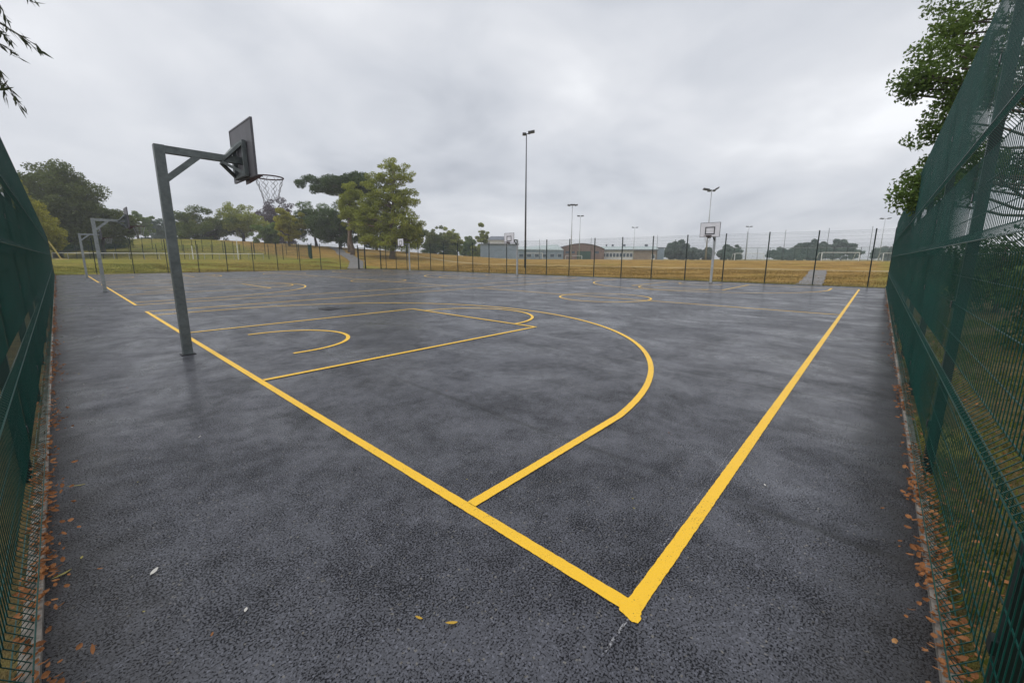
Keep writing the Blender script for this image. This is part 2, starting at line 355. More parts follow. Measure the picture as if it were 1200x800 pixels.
# ------------------------------------------------------------------ tarmac and markings
court = MB().box(((X0+X1)/2, (Y0+Y1)/2, -.04), (X1-X0, Y1-Y0, .08)).build('tarmac', M['tarmac'])
tag(court, kind='structure')
rng = random.Random(5)
LW = .075
def strip(pts, w=LW, z=.004, step=.12, jit=.0022, closed=False):
    """a painted line along a polyline, mitred, with a slightly uneven edge"""
    P_ = [Vector((a, b, 0)) for a, b in pts]; out = []
    for i in range(len(P_)-1+(1 if closed else 0)):
        a, b = P_[i], P_[(i+1) % len(P_)]; n = max(1, int((b-a).length/step))
        out += [a.lerp(b, k/n) for k in range(n)]
    if not closed: out.append(P_[-1])
    m = len(out); v = []; f = []
    for i, q in enumerate(out):
        d0 = (out[i]-out[i-1]) if (i > 0 or closed) else (out[1]-out[0])
        d1 = (out[(i+1) % m]-out[i]) if (i < m-1 or closed) else (out[-1]-out[-2])
        d0.normalize(); d1.normalize(); t = (d0+d1)
        t = t.normalized() if t.length > .1 else d1
        nrm = Vector((-t.y, t.x, 0)); k = 1/max(.5, nrm.dot(Vector((-d1.y, d1.x, 0))))
        for s in (1, -1):
            o = q + nrm*(s*(w/2+rng.uniform(-jit, jit))*k); v.append((o.x, o.y, z))
    for i in range(m if closed else m-1):
        j = (i+1) % m; f.append((2*i, 2*i+1, 2*j+1, 2*j))
    return v, f
CL, CW, KW, FT, R3, O3, CX = 26.44, 15.0, 4.846, 5.66, 6.407, 1.121, 1.457
def arc(cx, cy, r, a0, a1, n=48): return [(cx+r*math.cos(a0+(a1-a0)*k/n), cy+r*math.sin(a0+(a1-a0)*k/n)) for k in range(n+1)]
def end_lines(fx):
    a3 = math.asin((CW/2-O3)/R3); yc = CW/2
    g = lambda l: [fx(*q) for q in l]
    three = [(LW*.5, O3)] + arc(CX, yc, R3, -a3, a3, 72) + [(LW*.5, CW-O3)]
    key = [(LW*.5, yc-KW/2), (FT, yc-KW/2), (FT, yc+KW/2), (LW*.5, yc+KW/2)]
    ft = arc(FT+LW*.5, yc, 1.8, -math.pi/2, math.pi/2, 36)
    nc = [(.88, yc-1.12)] + arc(1.08, yc+.08, 1.2, -math.pi/2, math.pi/2, 30) + [(.88, yc+1.28)]
    return [('three_point_line', g(three)), ('key_line', g(key)), ('free_throw_semicircle', g(ft)), ('no_charge_semicircle', g(nc))]
for c in range(3):
    oy = 17.38*c
    zs = .004
    def mk(name, pts, z, closed=False):
        b = MB(); b.add(*strip(pts, z=z, closed=closed, step=.025 if c == 0 else .4, jit=.0016 if c == 0 else .002)); return b.build(name, M['yellow'], court)
    mk('boundary_line', [(0, oy), (CL, oy), (CL, oy+CW), (0, oy+CW)], .004, True)
    mk('half_way_line', [(CL/2, oy+LW/2), (CL/2, oy+CW-LW/2)], .0042)
    mk('centre_circle', arc(CL/2, oy+CW/2, 1.8, 0, 2*math.pi, 60)[:-1], .0066, True)
    for k, side in enumerate((lambda x, y: (x, y+oy), lambda x, y: (CL-x, y+oy))):
        for j, (nm, pts) in enumerate(end_lines(side)): mk(nm, pts, .0066 + .002*(j % 3))
# the over-painted blob at the corner of the lines, and the chalk setting-out marks
mb = MB(); ring = []
for k in range(40):
    a_ = 2*math.pi*k/40; r_ = .052+.010*math.sin(2*a_+.6)+.006*math.sin(3*a_+2.0)+.004*math.sin(5*a_+1)+rng.uniform(-.003, .003); ring.append((-.012+r_*math.cos(a_), .004+r_*1.15*math.sin(a_)))
mb.add([(a, b, .0062) for a, b in ring], [tuple(range(len(ring)))]); mb.build('paint_blob', M['yellow'], court)
b = MB(); b.add(*strip([(-.065, -.012), (-.18, -.008), (-.30, -.012)], w=.011, z=.0040, step=.02, jit=.003)); b.build('chalk_mark', M['chalk'], court)
b = MB(); b.add(*strip([(.5, .055), (1.2, .066), (2.0, .080), (2.9, .075)], w=.0045, z=.0040, step=.04, jit=.002)); b.build('chalk_mark', M['chalk'], court)

# concrete edging along the two near sides and the far sides
for nm, a, b_ in (('edging', (X0-.03, Y0-.06), (X0-.03, Y1)), ('edging', (X0, Y0-.029), (X1, Y0-.029)), ('edging', (X1+.03, Y0), (X1+.03, Y1)), ('edging', (X0, Y1+.03), (X1, Y1+.03))):
    root = tag(empty('kerb', (0, 0, 0)), kind='structure')
    a = Vector((*a, 0)); b_ = Vector((*b_, 0)); Ln = (b_-a).length; n = int(Ln/.915); d = (b_-a).normalized()
    mb = MB().box((0, 0, -.05), (.911, .058, .16)); me = mb.mesh('edging_stone', M['kerb'])
    for k in range(n):
        q = a + d*((k+.5)*.915); o = link_mesh('edging_stone', me, root, (q.x, q.y, rng.uniform(-.004, .003)), math.atan2(d.y, d.x)+rng.uniform(-.004, .004))

# ------------------------------------------------------------------ mesh fences
FH = 3.15; FOLDS = (.09, .84, 1.67, 2.32)
_pc = {}
def panel_mesh(w, FH=FH):
    w = round(w, 3)
    if (w, FH) in _pc: return _pc[w, FH]
    mb = MB(); n = max(2, int(round(w/.05))); FV = .07; pr = []
    for z in FOLDS: pr += [(0, z-FV), (.058, z), (0, z+FV)]
    pr = [q for q in pr if q[1] > -.02]; pr.append((0, FH+.03)); R_ = .0018
    for k in range(n):
        x = (k+.5)*w/n
        for (o0, z0), (o1, z1) in zip(pr[:-1], pr[1:]):
            v = []
            for o, z in ((o0, z0), (o1, z1)):
                v += [(x-R_, o-R_, z), (x+R_, o-R_, z), (x+R_, o+R_, z), (x-R_, o+R_, z)]
            mb.add(v, [(0, 1, 5, 4), (1, 2, 6, 5), (2, 3, 7, 6), (3, 0, 4, 7)])
    hz = []
    for z in FOLDS: hz += [(-.006, z-FV), (.064, z), (-.006, z+FV)]
    z = .25
    while z < FH:
        if all(abs(z-q) > .11 for q in FOLDS): hz.append((-.006, z))
        z += .2
    hz.append((-.006, FH))
    for o, z in hz: mb.box((w/2, o, z), (w, .0045, .0045))
    _pc[w, FH] = mb.mesh('mesh_panel', M['fence']); return _pc[w, FH]
_pm = {}
def post_mesh(h):
    if h not in _pm: _pm[h] = MB().box((0, 0, h/2-.15), (.06, .06, h+.42)).box((0, 0, h+.065), (.066, .066, .012)).mesh('post', M['fence_post'])
    return _pm[h]
clamp_me = MB().box((0, 0, 0), (.05, .02, .05)).mesh('clamp', M['fence_post'])
def fence(label, a, b, stops, skip=(), h=FH):
    """a = start, b = end; stops are distances of the posts; the folds point to the left of a->b"""
    a = Vector((*a, 0)); b = Vector((*b, 0)); d = (b-a).normalized(); rz = math.atan2(d.y, d.x)
    root = tag(empty('mesh_fence', a, rz), label, 'fence', 'mesh fence runs round the courts')
    for i, s in enumerate(stops):
        p = link_mesh('post', post_mesh(h), root, (s, -.045, 0))
        for z in (.3, 1.24, 2.0, 2.9): link_mesh('clamp', clamp_me, p, (0, .04, z))
    for s0, s1 in zip(stops[:-1], stops[1:]):
        if any(abs((s0+s1)/2-k) < .6 for k in skip): continue
        link_mesh('mesh_panel', panel_mesh(s1-s0-.012, h), root, (s0+.006, 0, 0))
    return root
FX0, FX1, FY0, FY1 = -1.872, 28.80, -1.076, 51.05
ln = FX1-FX0; st = [0] + [2.26+2.5*k for k in range(12) if 2.26+2.5*k < ln-.3] + [ln]
fence('tall dark green wire mesh fence beside the long yellow side line, under the oak', (FX0, FY0), (FX1, FY0), st, h=3.46)
ln = FY1-FY0; st = [.8+2.5*k for k in range(21) if .8+2.5*k < ln-.3] + [ln]
fence('dark green mesh fence along the brown grass bank behind the white backboards', (FX1, FY0), (FX1, FY1), [0]+st)
# end fence, walked from +x to -x so that the folds point into the courts
gx0, gx1 = 25.5, 26.5
st = [0, FX1-gx1, FX1-gx0] + [FX1-gx0+2.48*k for k in range(1, 11)] + [FX1-FX0]
fence('green mesh fence with a gate, in front of the white railed court and hill', (FX1, FY1), (FX0, FY1), st, skip=(FX1-(gx0+gx1)/2,))
ln = FY1-FY0; st = [2.5*k for k in range(21)] + [ln]
fence('dark green mesh fence behind the grey angled hoop posts', (FX0, FY1), (FX0, FY0), [0]+[ln-2.5*k for k in range(20, 0, -1)]+[ln], h=3.24)
g = tag(empty('gate', (gx0, FY1-.02, 0)), 'narrow dark green mesh gate where the grey footpath reaches the courts', 'gate')
w = gx1-gx0
for x in (-.0, w): MB().box((x, .03, 1.55), (.10, .10, 3.2)).build('gate_post', M['fence_post'], g)
f = MB()
for x in (.09, w-.09): f.box((x, 0, 1.45), (.05, .05, 2.8))
for z in (.075, 1.4, 2.825): f.box((w/2, 0, z), (w-.23, .05, .05))
f.build('gate_frame', M['fence_post'], g)
f = MB()
for k in range(1, 16): f.box((.115+k*(w-.23)/16, 0, 1.45), (.006, .006, 2.7))
for k in range(1, 13): f.box((w/2, .006, .1+k*.21), (w-.23, .006, .006))
f.build('gate_mesh', M['fence'], g); MB().box((w-.14, -.05, 1.05), (.13, .03, .03)).box((w-.14, -.02, 1.05), (.05, .04, .14)).build('handle', M['galv_pale'], g)

# ------------------------------------------------------------------ basketball hoops
def make_hoop():
    r = empty('basketball_hoop')
    MB().box((0, 0, 1.61), (.125, .125, 3.22)).build('post', M['galv'], r)
    MB().box((.58, 0, 3.165), (1.03, .10, .105)).build('arm', M['galv'], r)
    MB().bar((.05, 0, 2.74), (.46, 0, 3.12), .085, .095, (0, 1, 0)).build('brace', M['galv'], r)
    MB().box((0, 0, .006), (.19, .19, .012)).build('base_dark_pad', M['black'], r)  # black pad added for the dark mark at the post foot
    bx = 1.11
    bb = MB().box((bx, 0, 3.31), (.025, 1.12, .84)).build('backboard', M['board_back'], r)
    f = MB()
    for y in (-.57, .57): f.box((bx, y, 3.31), (.036, .02, .884))
    for z in (2.88, 3.74): f.box((bx, 0, z), (.036, 1.118, .022))
    f.build('edge_frame', M['board_back'], bb)
    MB().box((bx+.015, 0, 3.31), (.006, 1.11, .83)).build('front_face', M['board_front'], bb)
    f = MB()
    for y in (-.255, .255): f.box((bx+.021, y, 3.255), (.006, .06, .37))
    for z in (3.06, 3.46): f.box((bx+.0215, 0, z), (.006, .57, .06))
    f.build('target_square', M['black'], bb)
    f = MB()
    for y in (-.27, .27): f.box((bx-.055, y, 3.17), (.06, .05, .56))
    for z in (2.92, 3.42): f.box((bx-.055, 0, z), (.058, .49, .05))
    f.build('mounting_frame', M['galv'], r)
    f = MB()
    for y in (-.25, .25):
        f.bar((bx-.32, y*.16, 3.10), (bx-.07, y, 2.93), .045); f.bar((bx-.30, y*.16, 3.14), (bx-.07, y, 3.40), .045)
    f.build('strut', M['galv'], r)
    rc = (bx+.37, 0, 2.96); f = MB()
    f.tube([(rc[0]+.226*math.cos(2*math.pi*k/28), .226*math.sin(2*math.pi*k/28), rc[2]) for k in range(28)], .012, 6, closed=True)
    rim = f.build('rim', M['rim'], r, smooth=True)
    f = MB(); f.add([(bx+.03, -.10, 2.972), (bx+.03, .10, 2.972), (rc[0]-.15, .17, 2.958), (rc[0]-.15, -.17, 2.958),
                     (bx+.03, -.10, 2.80), (bx+.03, .10, 2.80), (rc[0]-.15, .17, 2.942), (rc[0]-.15, -.17, 2.942)],
                    [(0, 1, 2, 3), (7, 6, 5, 4), (0, 3, 7, 4), (2, 1, 5, 6), (3, 2, 6, 7), (0, 4, 5, 1)])
    f.build('rim_bracket', M['rim'], rim)
    f = MB(); n = 8; lv = [(2.94, .222), (2.85, .20), (2.75, .165), (2.64, .135), (2.53, .12)]
    for k in range(n):
        for s in (0, 1):
            pts = []
            for j, (z, rr) in enumerate(lv):
                t = 2*math.pi*(k + (.5 if (j+s) % 2 else 0))/n; pts.append((rc[0]+rr*math.cos(t), rr*math.sin(t), z))
            f.tube(pts, .004, 4)
    f.build('net', M['net'], r); return r
near = make_hoop(); near.location = (-.31, 7.59, 0)
tag(near, 'grey steel hoop post with a square arm, second row end nearest the yellow corner', 'basketball hoop', 'basketball hoops')
near['label'] = 'tall grey steel basketball hoop beside the key with the yellow corner'
HOOPS = [(-.27, 25.10, 0, 'grey basketball hoop standing between the two other hoops along the dark side fence'),
         (-.22, 42.5, 0, 'grey basketball hoop nearest the gated end fence and dark trees, at the baseline'),
         (26.95, 7.40, math.pi, 'white fronted basketball hoop before the grass bank, nearest the short tarmac path'),
         (26.98, 24.2, math.pi, 'white fronted basketball hoop before the grass bank, below the tallest floodlight'),
         (26.98, 41.4, math.pi, 'white fronted basketball hoop before the grass bank, nearest the gate and pale tall tree')]
for x, y, rz, lab in HOOPS:
    o = copy_tree(near); o.location = (x, y, 0); o.rotation_euler = (0, 0, rz); o['label'] = lab
    for ch in o.children:
        if ch.name.split('.')[0] in (('post',) if rz > 1 else ('post', 'arm', 'brace')):
            ch.data = ch.data.copy(); ch.data.materials[0] = M['galv_pale'] if rz > 1 else M['galv_mid']

# drain and puddle
d = tag(empty('drain_cover', (3.90, 11.78, .001)), 'small dark iron drain cover in a shallow puddle near the key', 'drain cover')
f = MB()
for x in (-.21, .21): f.box((x, 0, .008), (.04, .46, .016))
for y in (-.21, .21): f.box((0, y, .008), (.379, .04, .016))
f.build('frame', M['iron'], d)
for k in range(7): MB().box((-.15+.05*k, 0, .006), (.026, .378, .010)).build('bar', M['iron'], d)
MB().box((0, 0, .0015), (.37, .37, .002)).build('sump_dark', M['black'], d)  # black sheet painting the dark of the hole under the bars
m, t, b = newmat('puddle_water'); b.inputs['Base Color'].default_value = (.09, .092, .105, 1); b.inputs['Roughness'].default_value = .16; b.inputs['Alpha'].default_value = .6
M['water'] = m
def puddle(cx, cy, rx, ry, seed, hole=0):
    r = random.Random(seed); ph = [r.uniform(0, 6.28) for _ in range(4)]; v = []; n = 48
    for k in range(n):
        a = 2*math.pi*k/n; s = 1+.18*math.sin(2*a+ph[0])+.12*math.sin(3*a+ph[1])+.08*math.sin(7*a+ph[2])
        v.append((cx+rx*s*math.cos(a), cy+ry*s*math.sin(a), .0024))
    if hole:
        sq = []
        for k in range(n):
            a = 2*math.pi*k/n; c, s = math.cos(a), math.sin(a); e = hole/max(abs(c), abs(s)); sq.append((cx+e*c, cy+e*s, .0024))
        f = [(k, (k+1) % n, n+(k+1) % n, n+k) for k in range(n)]; v += sq
    else: f = [tuple(range(n))]
    tag(MB().add(v, f).build('puddle', M['water']), kind='structure')
puddle(3.90, 11.78, .62, .6, 3, .235)

# ------------------------------------------------------------------ footpaths on the grass
def path(pts, w, name='path'):
    v = []; f = []; n = 0; out = []
    for (a, b) in zip(pts[:-1], pts[1:]):
        m = max(2, int(math.hypot(b[0]-a[0], b[1]-a[1])/1.0)); out += [(a[0]+(b[0]-a[0])*k/m, a[1]+(b[1]-a[1])*k/m) for k in range(m)]
    out.append(pts[-1])
    for i, q in enumerate(out):
        a = out[max(i-1, 0)]; c = out[min(i+1, len(out)-1)]; d = Vector((c[0]-a[0], c[1]-a[1], 0)).normalized(); nr = Vector((-d.y, d.x, 0))
        for s in (-1, -.5, 0, .5, 1):
            e = w/2*s + (.05*math.sin(i*1.7+s) if abs(s) == 1 else 0); x, y = q[0]+nr.x*e, q[1]+nr.y*e
            v.append((x, y, tz(x, y)+.06))
    for i in range(len(out)-1):
        for k in range(4): f.append((i*5+k+1, i*5+k, (i+1)*5+k, (i+1)*5+k+1))
    tag(MB().add(v, f).build(name, M['path'], smooth=True), kind='structure')
def hit(px, py):
    d = ray(px, py); t = 20.0
    while t < 200:
        q = CAM+t*d
        if q[2] < tz(q[0], q[1]): return (q[0], q[1])
        t += .25
    return (q[0], q[1])
path([(28.75, 2.4), (36, 2.85), (48, 3.7)], 1.3)
path([(25.9, 51.35), (26.0, 53.0), hit(418, 307), hit(408, 300), hit(398, 294), hit(391, 290.5), hit(382, 288.5)], 2.1)

# ------------------------------------------------------------------ foliage tools
def leaf_object(name, mat, cen, length, width, rs, parent=None, axis=None, loc=None):
    n = len(cen); cen = np.asarray(cen, float)
    t = rs.normal(size=(n, 3)) if axis is None else axis + rs.normal(size=(n, 3))*.28
    t /= np.linalg.norm(t, axis=1, keepdims=True)
    w = np.cross(t, rs.normal(size=(n, 3))); w /= np.linalg.norm(w, axis=1, keepdims=True); nr = np.cross(t, w)
    ls = length*rs.uniform(.65, 1.3, (n, 1)); ws = width*rs.uniform(.65, 1.3, (n, 1))
    v = np.stack([cen-t*ls/2, cen-w*ws/2+nr*ws*.15, cen+t*ls/2, cen+w*ws/2+nr*ws*.15], 1).reshape(-1, 3)
    me = bpy.data.meshes.new(name); me.vertices.add(4*n); me.vertices.foreach_set('co', v.ravel())
    me.loops.add(4*n); me.loops.foreach_set('vertex_index', np.arange(4*n, dtype=np.int32))
    me.polygons.add(n); me.polygons.foreach_set('loop_start', np.arange(0, 4*n, 4, dtype=np.int32))
    me.polygons.foreach_set('loop_total', np.full(n, 4, dtype=np.int32))
    me.materials.append(mat); me.update(calc_edges=True); return link_mesh(name, me, parent)
def limb(mb, a, b, r0, r1, rs, n=5, wob=.08, sides=6):
    a = np.array(a, float); b = np.array(b, float); L_ = np.linalg.norm(b-a); pts = []; rad = []
    for k in range(n+1):
        u = k/n; q = a+(b-a)*u + (rs.normal(size=3)*wob*L_*.35*math.sin(math.pi*u)); q[2] += .06*L_*math.sin(math.pi*u)
        pts.append(q); rad.append(r0+(r1-r0)*u)
    mb.tube(pts, rad, sides); return pts
def tree(name, label, cat, base, blobs, leaf, mat, seed, nclump=60, per=90, trunk_r=.25, trunk_top=None, bark='bark', group=None, clump_r=None, limbs=14, aspect=.6, flat=1.0, sides=7, dens=2.4, minc=1, limb_k=1.0):
    """blobs: (x, y, z, rx, ry, rz) relative to base; leaves sit in clumps that crowd the outside of the blobs"""
    rs = np.random.RandomState(seed); root = empty(name, base); tag(root, label, cat, group)
    bl = np.array(blobs, float); vol = bl[:, 3]*bl[:, 4]*bl[:, 5]; pr = vol**.75; pr /= pr.sum(); cs = []
    while len(cs) < nclump:
        b = bl[len(cs)//minc] if len(cs) < minc*len(bl) else bl[rs.choice(len(bl), p=pr)]; u = rs.normal(size=3); u /= np.linalg.norm(u); r = rs.uniform(.12, 1)**.45
        q = b[:3]+u*b[3:]*r
        if q[2] < b[2]-b[5]*.85: continue
        cs.append(q)
    cs = np.array(cs); R_ = clump_r or .34*float(np.mean(bl[:, 3:]))
    cr = R_*rs.uniform(.55, 1.35, len(cs)); pts = []
    for c, r in zip(cs, cr):
        k = int(per*dens*(r/R_)**2); u = rs.normal(size=(k, 3)); u /= np.linalg.norm(u, axis=1, keepdims=True)
        pts.append(c + u*(r*rs.uniform(.15, 1, (k, 1))**.5)*np.array([1, 1, .72*flat]))
    pts = np.concatenate(pts)
    leaf_object('crown', mat, pts, leaf, leaf*aspect, rs, root)
    mb = MB(); top = trunk_top or float(bl[:, 2].max()); cz = bl[np.argmax(bl[:, 2])]
    tp = [(0, 0, -.4)]; tr = [trunk_r*1.45]
    for k in range(1, 9):
        u = k/8; tp.append((cz[0]*u**2+rs.normal()*trunk_r*.35, cz[1]*u**2+rs.normal()*trunk_r*.35, top*u)); tr.append(trunk_r*(1-.8*u)+.02)
    mb.tube(tp, tr, sides)
    order = rs.permutation(len(cs))[:limbs]
    for i in order:
        c = cs[i]; u = np.clip((c[2]-.35*np.linalg.norm(c[:2]))/top, .18, .92); k = u*8; j = int(k); fr = k-j
        a = np.array(tp[j])*(1-fr)+np.array(tp[min(j+1, 8)])*fr; limb(mb, a, c, trunk_r*(1-.8*u)*.55*limb_k, trunk_r*.06, rs, sides=5)
    mb.build('trunk', M[bark], root, smooth=True); return root
def ptree(name, label, px0, px1, ytop, ybot, depth, leaf, mat, seed, shape='round', trunk_px=None, **kw):
    """tree whose crown spans px0..px1 and ytop..ybot in the photograph, standing on the terrain at the depth given"""
    cx = (px0+px1)/2; tx = trunk_px if trunk_px is not None else cx
    b = P(tx, 300, depth); bz = tz(b[0], b[1]); base = (b[0], b[1], bz)
    c0 = P(px0, 300, depth); c1 = P(px1, 300, depth); wid = np.linalg.norm((c1-c0)[:2]); mid = (c0+c1)/2
    zt = P(cx, ytop, depth)[2]-bz; zb = max(P(cx, ybot, depth)[2]-bz, .25*0); ox, oy = mid[0]-b[0], mid[1]-b[1]
    R_ = wid/2*1.07; h = zt-zb; zc = (zt+zb)/2; rs = np.random.RandomState(seed+77); bl = []
    if shape == 'round':
        bl.append((ox, oy, zb+h*.52, R_*.84, R_*.84, h*.44))
        for k in range(6):
            a = rs.uniform(0, 6.28); e = rs.uniform(.35, .62); bl.append((ox+R_*e*math.cos(a), oy+R_*e*math.sin(a), zb+h*rs.uniform(.28, .74), R_*.42, R_*.42, h*.24))
    elif shape == 'dome':
        bl.append((ox, oy, zb+h*.42, R_*.98, R_*.98, h*.56))
        for k in range(5):
            a = rs.uniform(0, 6.28); bl.append((ox+R_*.5*math.cos(a), oy+R_*.5*math.sin(a), zb+h*rs.uniform(.2, .5), R_*.48, R_*.48, h*.34))
    elif shape == 'cone':
        for k in range(6):
            u = k/5; e = .18*R_; bl.append((ox+rs.normal()*e, oy+rs.normal()*e, zb+h*(.12+.76*u), R_*(.95-.62*u), R_*(.95-.62*u), h*.16))
    elif shape == 'umbrella':
        bl.append((ox, oy, zb+h*.5, R_*.8, R_*.8, h*.32))
        for k in range(7):
            a = rs.uniform(0, 6.28); e = rs.uniform(.45, .8); bl.append((ox+R_*e*math.cos(a), oy+R_*e*math.sin(a), zb+h*rs.uniform(.3, .75), R_*.34, R_*.34, h*.26))
    cat = kw.pop('cat', 'tree')
    return tree(name, label, cat, base, bl, leaf, mat, seed, **kw)

# ------------------------------------------------------------------ near trees
rs = np.random.RandomState(11)
# oak behind the side fence, overhanging it
oak_base = (14.5, -5.4); oz = tz(*oak_base)
bl = [(0, 0, 9.0, 3.2, 3.0, 3.4), (2.5, -2.0, 8.0, 2.6, 2.6, 2.4), (-2.0, -1.0, 7.4, 2.2, 2.2, 2.0)]
for px, py, dp, rp in [(1150, 15, 9.5, 62), (1112, 30, 9.2, 30), (1084, 76, 9.0, 34), (1100, 116, 9.0, 38), (1135, 80, 9.2, 44), (1150, 140, 9.4, 44), (1088, 172, 8.9, 27), (1112, 195, 9.1, 30), (1068, 214, 8.8, 15), (1064, 234, 8.8, 15), (1086, 222, 9.0, 20), (1076, 150, 9.0, 18), (1062, 100, 8.9, 16), (1130, 215, 9.4, 26), (1165, 200, 9.6, 40), (1170, 90, 9.8, 50)]:
    q_ = P(px+15, py, dp); k_ = dp/FPX*rp; bl.append((q_[0]-oak_base[0], q_[1]-oak_base[1], q_[2]-oz, k_, k_, k_*.8))
tree('oak_tree', 'big leafy oak overhanging the side fence by the long yellow line', 'tree', (oak_base[0], oak_base[1], oz), bl, .088, LM['oak'], 21,
     nclump=430, per=150, trunk_r=.34, trunk_top=10.5, clump_r=.36, limbs=110, aspect=.6, dens=1.0, minc=5, limb_k=.3)
# willow behind the other near fence: limbs arch over and twigs hang
wr = tag(empty('willow_tree', (-4.6, 4.9, 0)), 'willow with narrow hanging leaves reaching over the dark fence near the camera corner', 'tree')
wr['label'] = 'willow whose thin hanging twigs of narrow leaves reach over the dark side fence'
mb = MB(); mb.tube([(0, 0, -.3), (.05, .05, 1.2), (.15, 0, 2.6), (.1, .1, 3.9), (.3, .1, 5.0), (.5, 0, 6.0)], [.27, .22, .19, .16, .12, .06], 8)
tw = MB(); lc = []; la = []
def hang(start, end_, n_twig, ln_, r=random.Random(3)):
    a = Vector(start); b_ = Vector(end_); pts = []
    for k in range(7):
        u = k/6; q = a.lerp(b_, u); q.z += .35*math.sin(math.pi*u); pts.append(q)
    mb.tube(pts, [.05-.042*k/6 for k in range(7)], 6)
    for k in range(n_twig):
        u = .25+.75*(k+r.random())/n_twig; i = min(5, int(u*6)); s = pts[i].lerp(pts[i+1], u*6-i)
        d = Vector((r.uniform(-.35, .45), r.uniform(-.4, .4), -1)).normalized(); l = ln_*r.uniform(.5, 1.1)
        q = [s + d*(l*j/5) + Vector((.10*(j/5)**2*r.uniform(-1, 1), .1*(j/5)**2*r.uniform(-1, 1), 0)) for j in range(6)]
        tw.tube(q, [.004, .0035, .003, .0025, .002, .0012], 4)
        for j in range(int(l/.028)):
            uu = (j+.5)/int(l/.028); ix = min(4, int(uu*5)); p = q[ix].lerp(q[ix+1], uu*5-ix)
            sd_ = Vector((r.uniform(-1, 1), r.uniform(-1, 1), -.9)).normalized(); lc.append(tuple(p+sd_*.05)); la.append(tuple(sd_))
rr = random.Random(8)
for k in range(26):
    a = rr.uniform(0, 6.28); e = rr.uniform(1.2, 2.0); hang((.2, .05, rr.uniform(3.2, 5.6)), (e*math.cos(a)-.25, e*math.sin(a), rr.uniform(4.0, 6.2)), 9, 1.5)
wb = Vector((-4.6, 4.9, 0)); r9 = random.Random(4)
for dp, l in [(3.0, [(-45, -35), (0, 28), (28, 44), (46, 56)]), (3.1, [(-45, 12), (-5, 48), (22, 66)]), (2.9, [(-40, 30), (-3, 82), (12, 106), (25, 126)]), (3.0, [(-35, -45), (-3, 2), (9, 24)]), (3.2, [(15, -45), (33, -5), (41, 1)]),
              (3.05, [(-60, -10), (-10, 30), (14, 48)]), (2.95, [(-50, 40), (-8, 78), (8, 112)])]:
    q = [Vector(P(x, y, dp))-wb for x, y in l]; st_ = q[0]
    mb.tube([Vector((.2, .05, 4.6)).lerp(st_, u)+Vector((0, 0, .5*math.sin(math.pi*u))) for u in (0, .2, .4, .6, .8, 1)], [.05, .04, .03, .02, .012, .005], 6)
    tw.tube(q, [.005]+[.003]*(len(q)-2)+[.0012], 4)
    for i in range(len(q)-1):
        dv = q[i+1]-q[i]; n_ = max(3, int(dv.length/.016))
        for j in range(n_):
            u = (j+r9.random())/n_; p = q[i]+dv*u; sd_ = (dv.normalized()*1.0+Vector((r9.uniform(-.5, .5), r9.uniform(-.6, .6), r9.uniform(-.75, .15)))).normalized(); lc.append(tuple(p+sd_*.045)); la.append(tuple(sd_))
mb.build('trunk', M['bark'], wr, smooth=True); tw.build('twigs', M['bark'], wr)
leaf_object('leaves', LM['willow'], np.array(lc), .10, .015, rs, wr, axis=np.array(la))

for i, (x, y, rx, h_, lb) in enumerate([(5.2, -3.6, 1.1, 2.6, 'dark laurel shrub seen through the oak side fence, nearest the corner of the courts'), (9.4, -3.3, 1.2, 2.3, 'dark laurel shrub seen through the oak side fence, in front of the oak trunk'),
                                        (17.5, -3.4, 1.5, 2.8, 'dark laurel shrub seen through the oak side fence, past the oak trunk'), (23.5, -3.6, 1.5, 2.6, 'dark laurel shrub behind the far end of the oak side fence')]):
    tree('shrub', lb, 'shrub', (x, y, tz(x, y)), [(0, 0, h_*.5, rx, rx, h_*.48), (.5, .2, h_*.35, rx*.6, rx*.6, h_*.3), (-.5, -.1, h_*.4, rx*.6, rx*.6, h_*.35)], .12, LM['dark'], 140+i, nclump=60, per=90, trunk_r=.06, trunk_top=h_*.7, clump_r=.4, limbs=20, dens=1.0)

# ------------------------------------------------------------------ trees on the hill and by the pitches
T = ptree
T('evergreen_tree', 'huge dark evergreen tree standing over the far end of the dark side fence', 16, 118, 184, 296, 78, .42, LM['deep'], 31, 'round', nclump=150, per=120, trunk_r=.6, limbs=30, clump_r=1.9)
T('evergreen_tree', 'lower dark brownish tree leaning on the huge dark evergreen', 92, 152, 229, 298, 84, .42, LM['deep'], 32, 'round', nclump=90, per=110, trunk_r=.4, limbs=20, clump_r=1.5)
T('yellowing_tree', 'slim yellow green tree squeezed between the dark fence and the huge evergreen', 26, 64, 212, 292, 66, .32, LM['yellow'], 33, 'cone', nclump=70, per=90, trunk_r=.2, clump_r=1.0)
for i, (a, b, y, dp, mt, lb) in enumerate([(62, 100, 276, 88, 'dark', 'dark low shrub under the huge evergreen'), (104, 146, 274, 92, 'dark', 'dark low shrub under the lower brownish tree')]):
    T('shrub', lb, a, b, y, 303, dp, .35, LM[mt], 40+i, 'dome', nclump=50, per=70, trunk_r=.12, cat='shrub', clump_r=1.1)
T('broadleaf_tree', 'pale green round tree on the ridge, next to the lower brownish tree', 146, 184, 247, 283, 130, .45, LM['mid'], 50, 'round', nclump=70, per=80, trunk_r=.3)
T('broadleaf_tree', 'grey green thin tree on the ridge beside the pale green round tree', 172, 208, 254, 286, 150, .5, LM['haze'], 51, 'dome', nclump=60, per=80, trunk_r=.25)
T('broadleaf_tree', 'small grey green tree with a thin top on the ridge, behind the russet edged tree', 198, 232, 249, 286, 155, .5, LM['haze'], 52, 'round', nclump=60, per=70, trunk_r=.25)
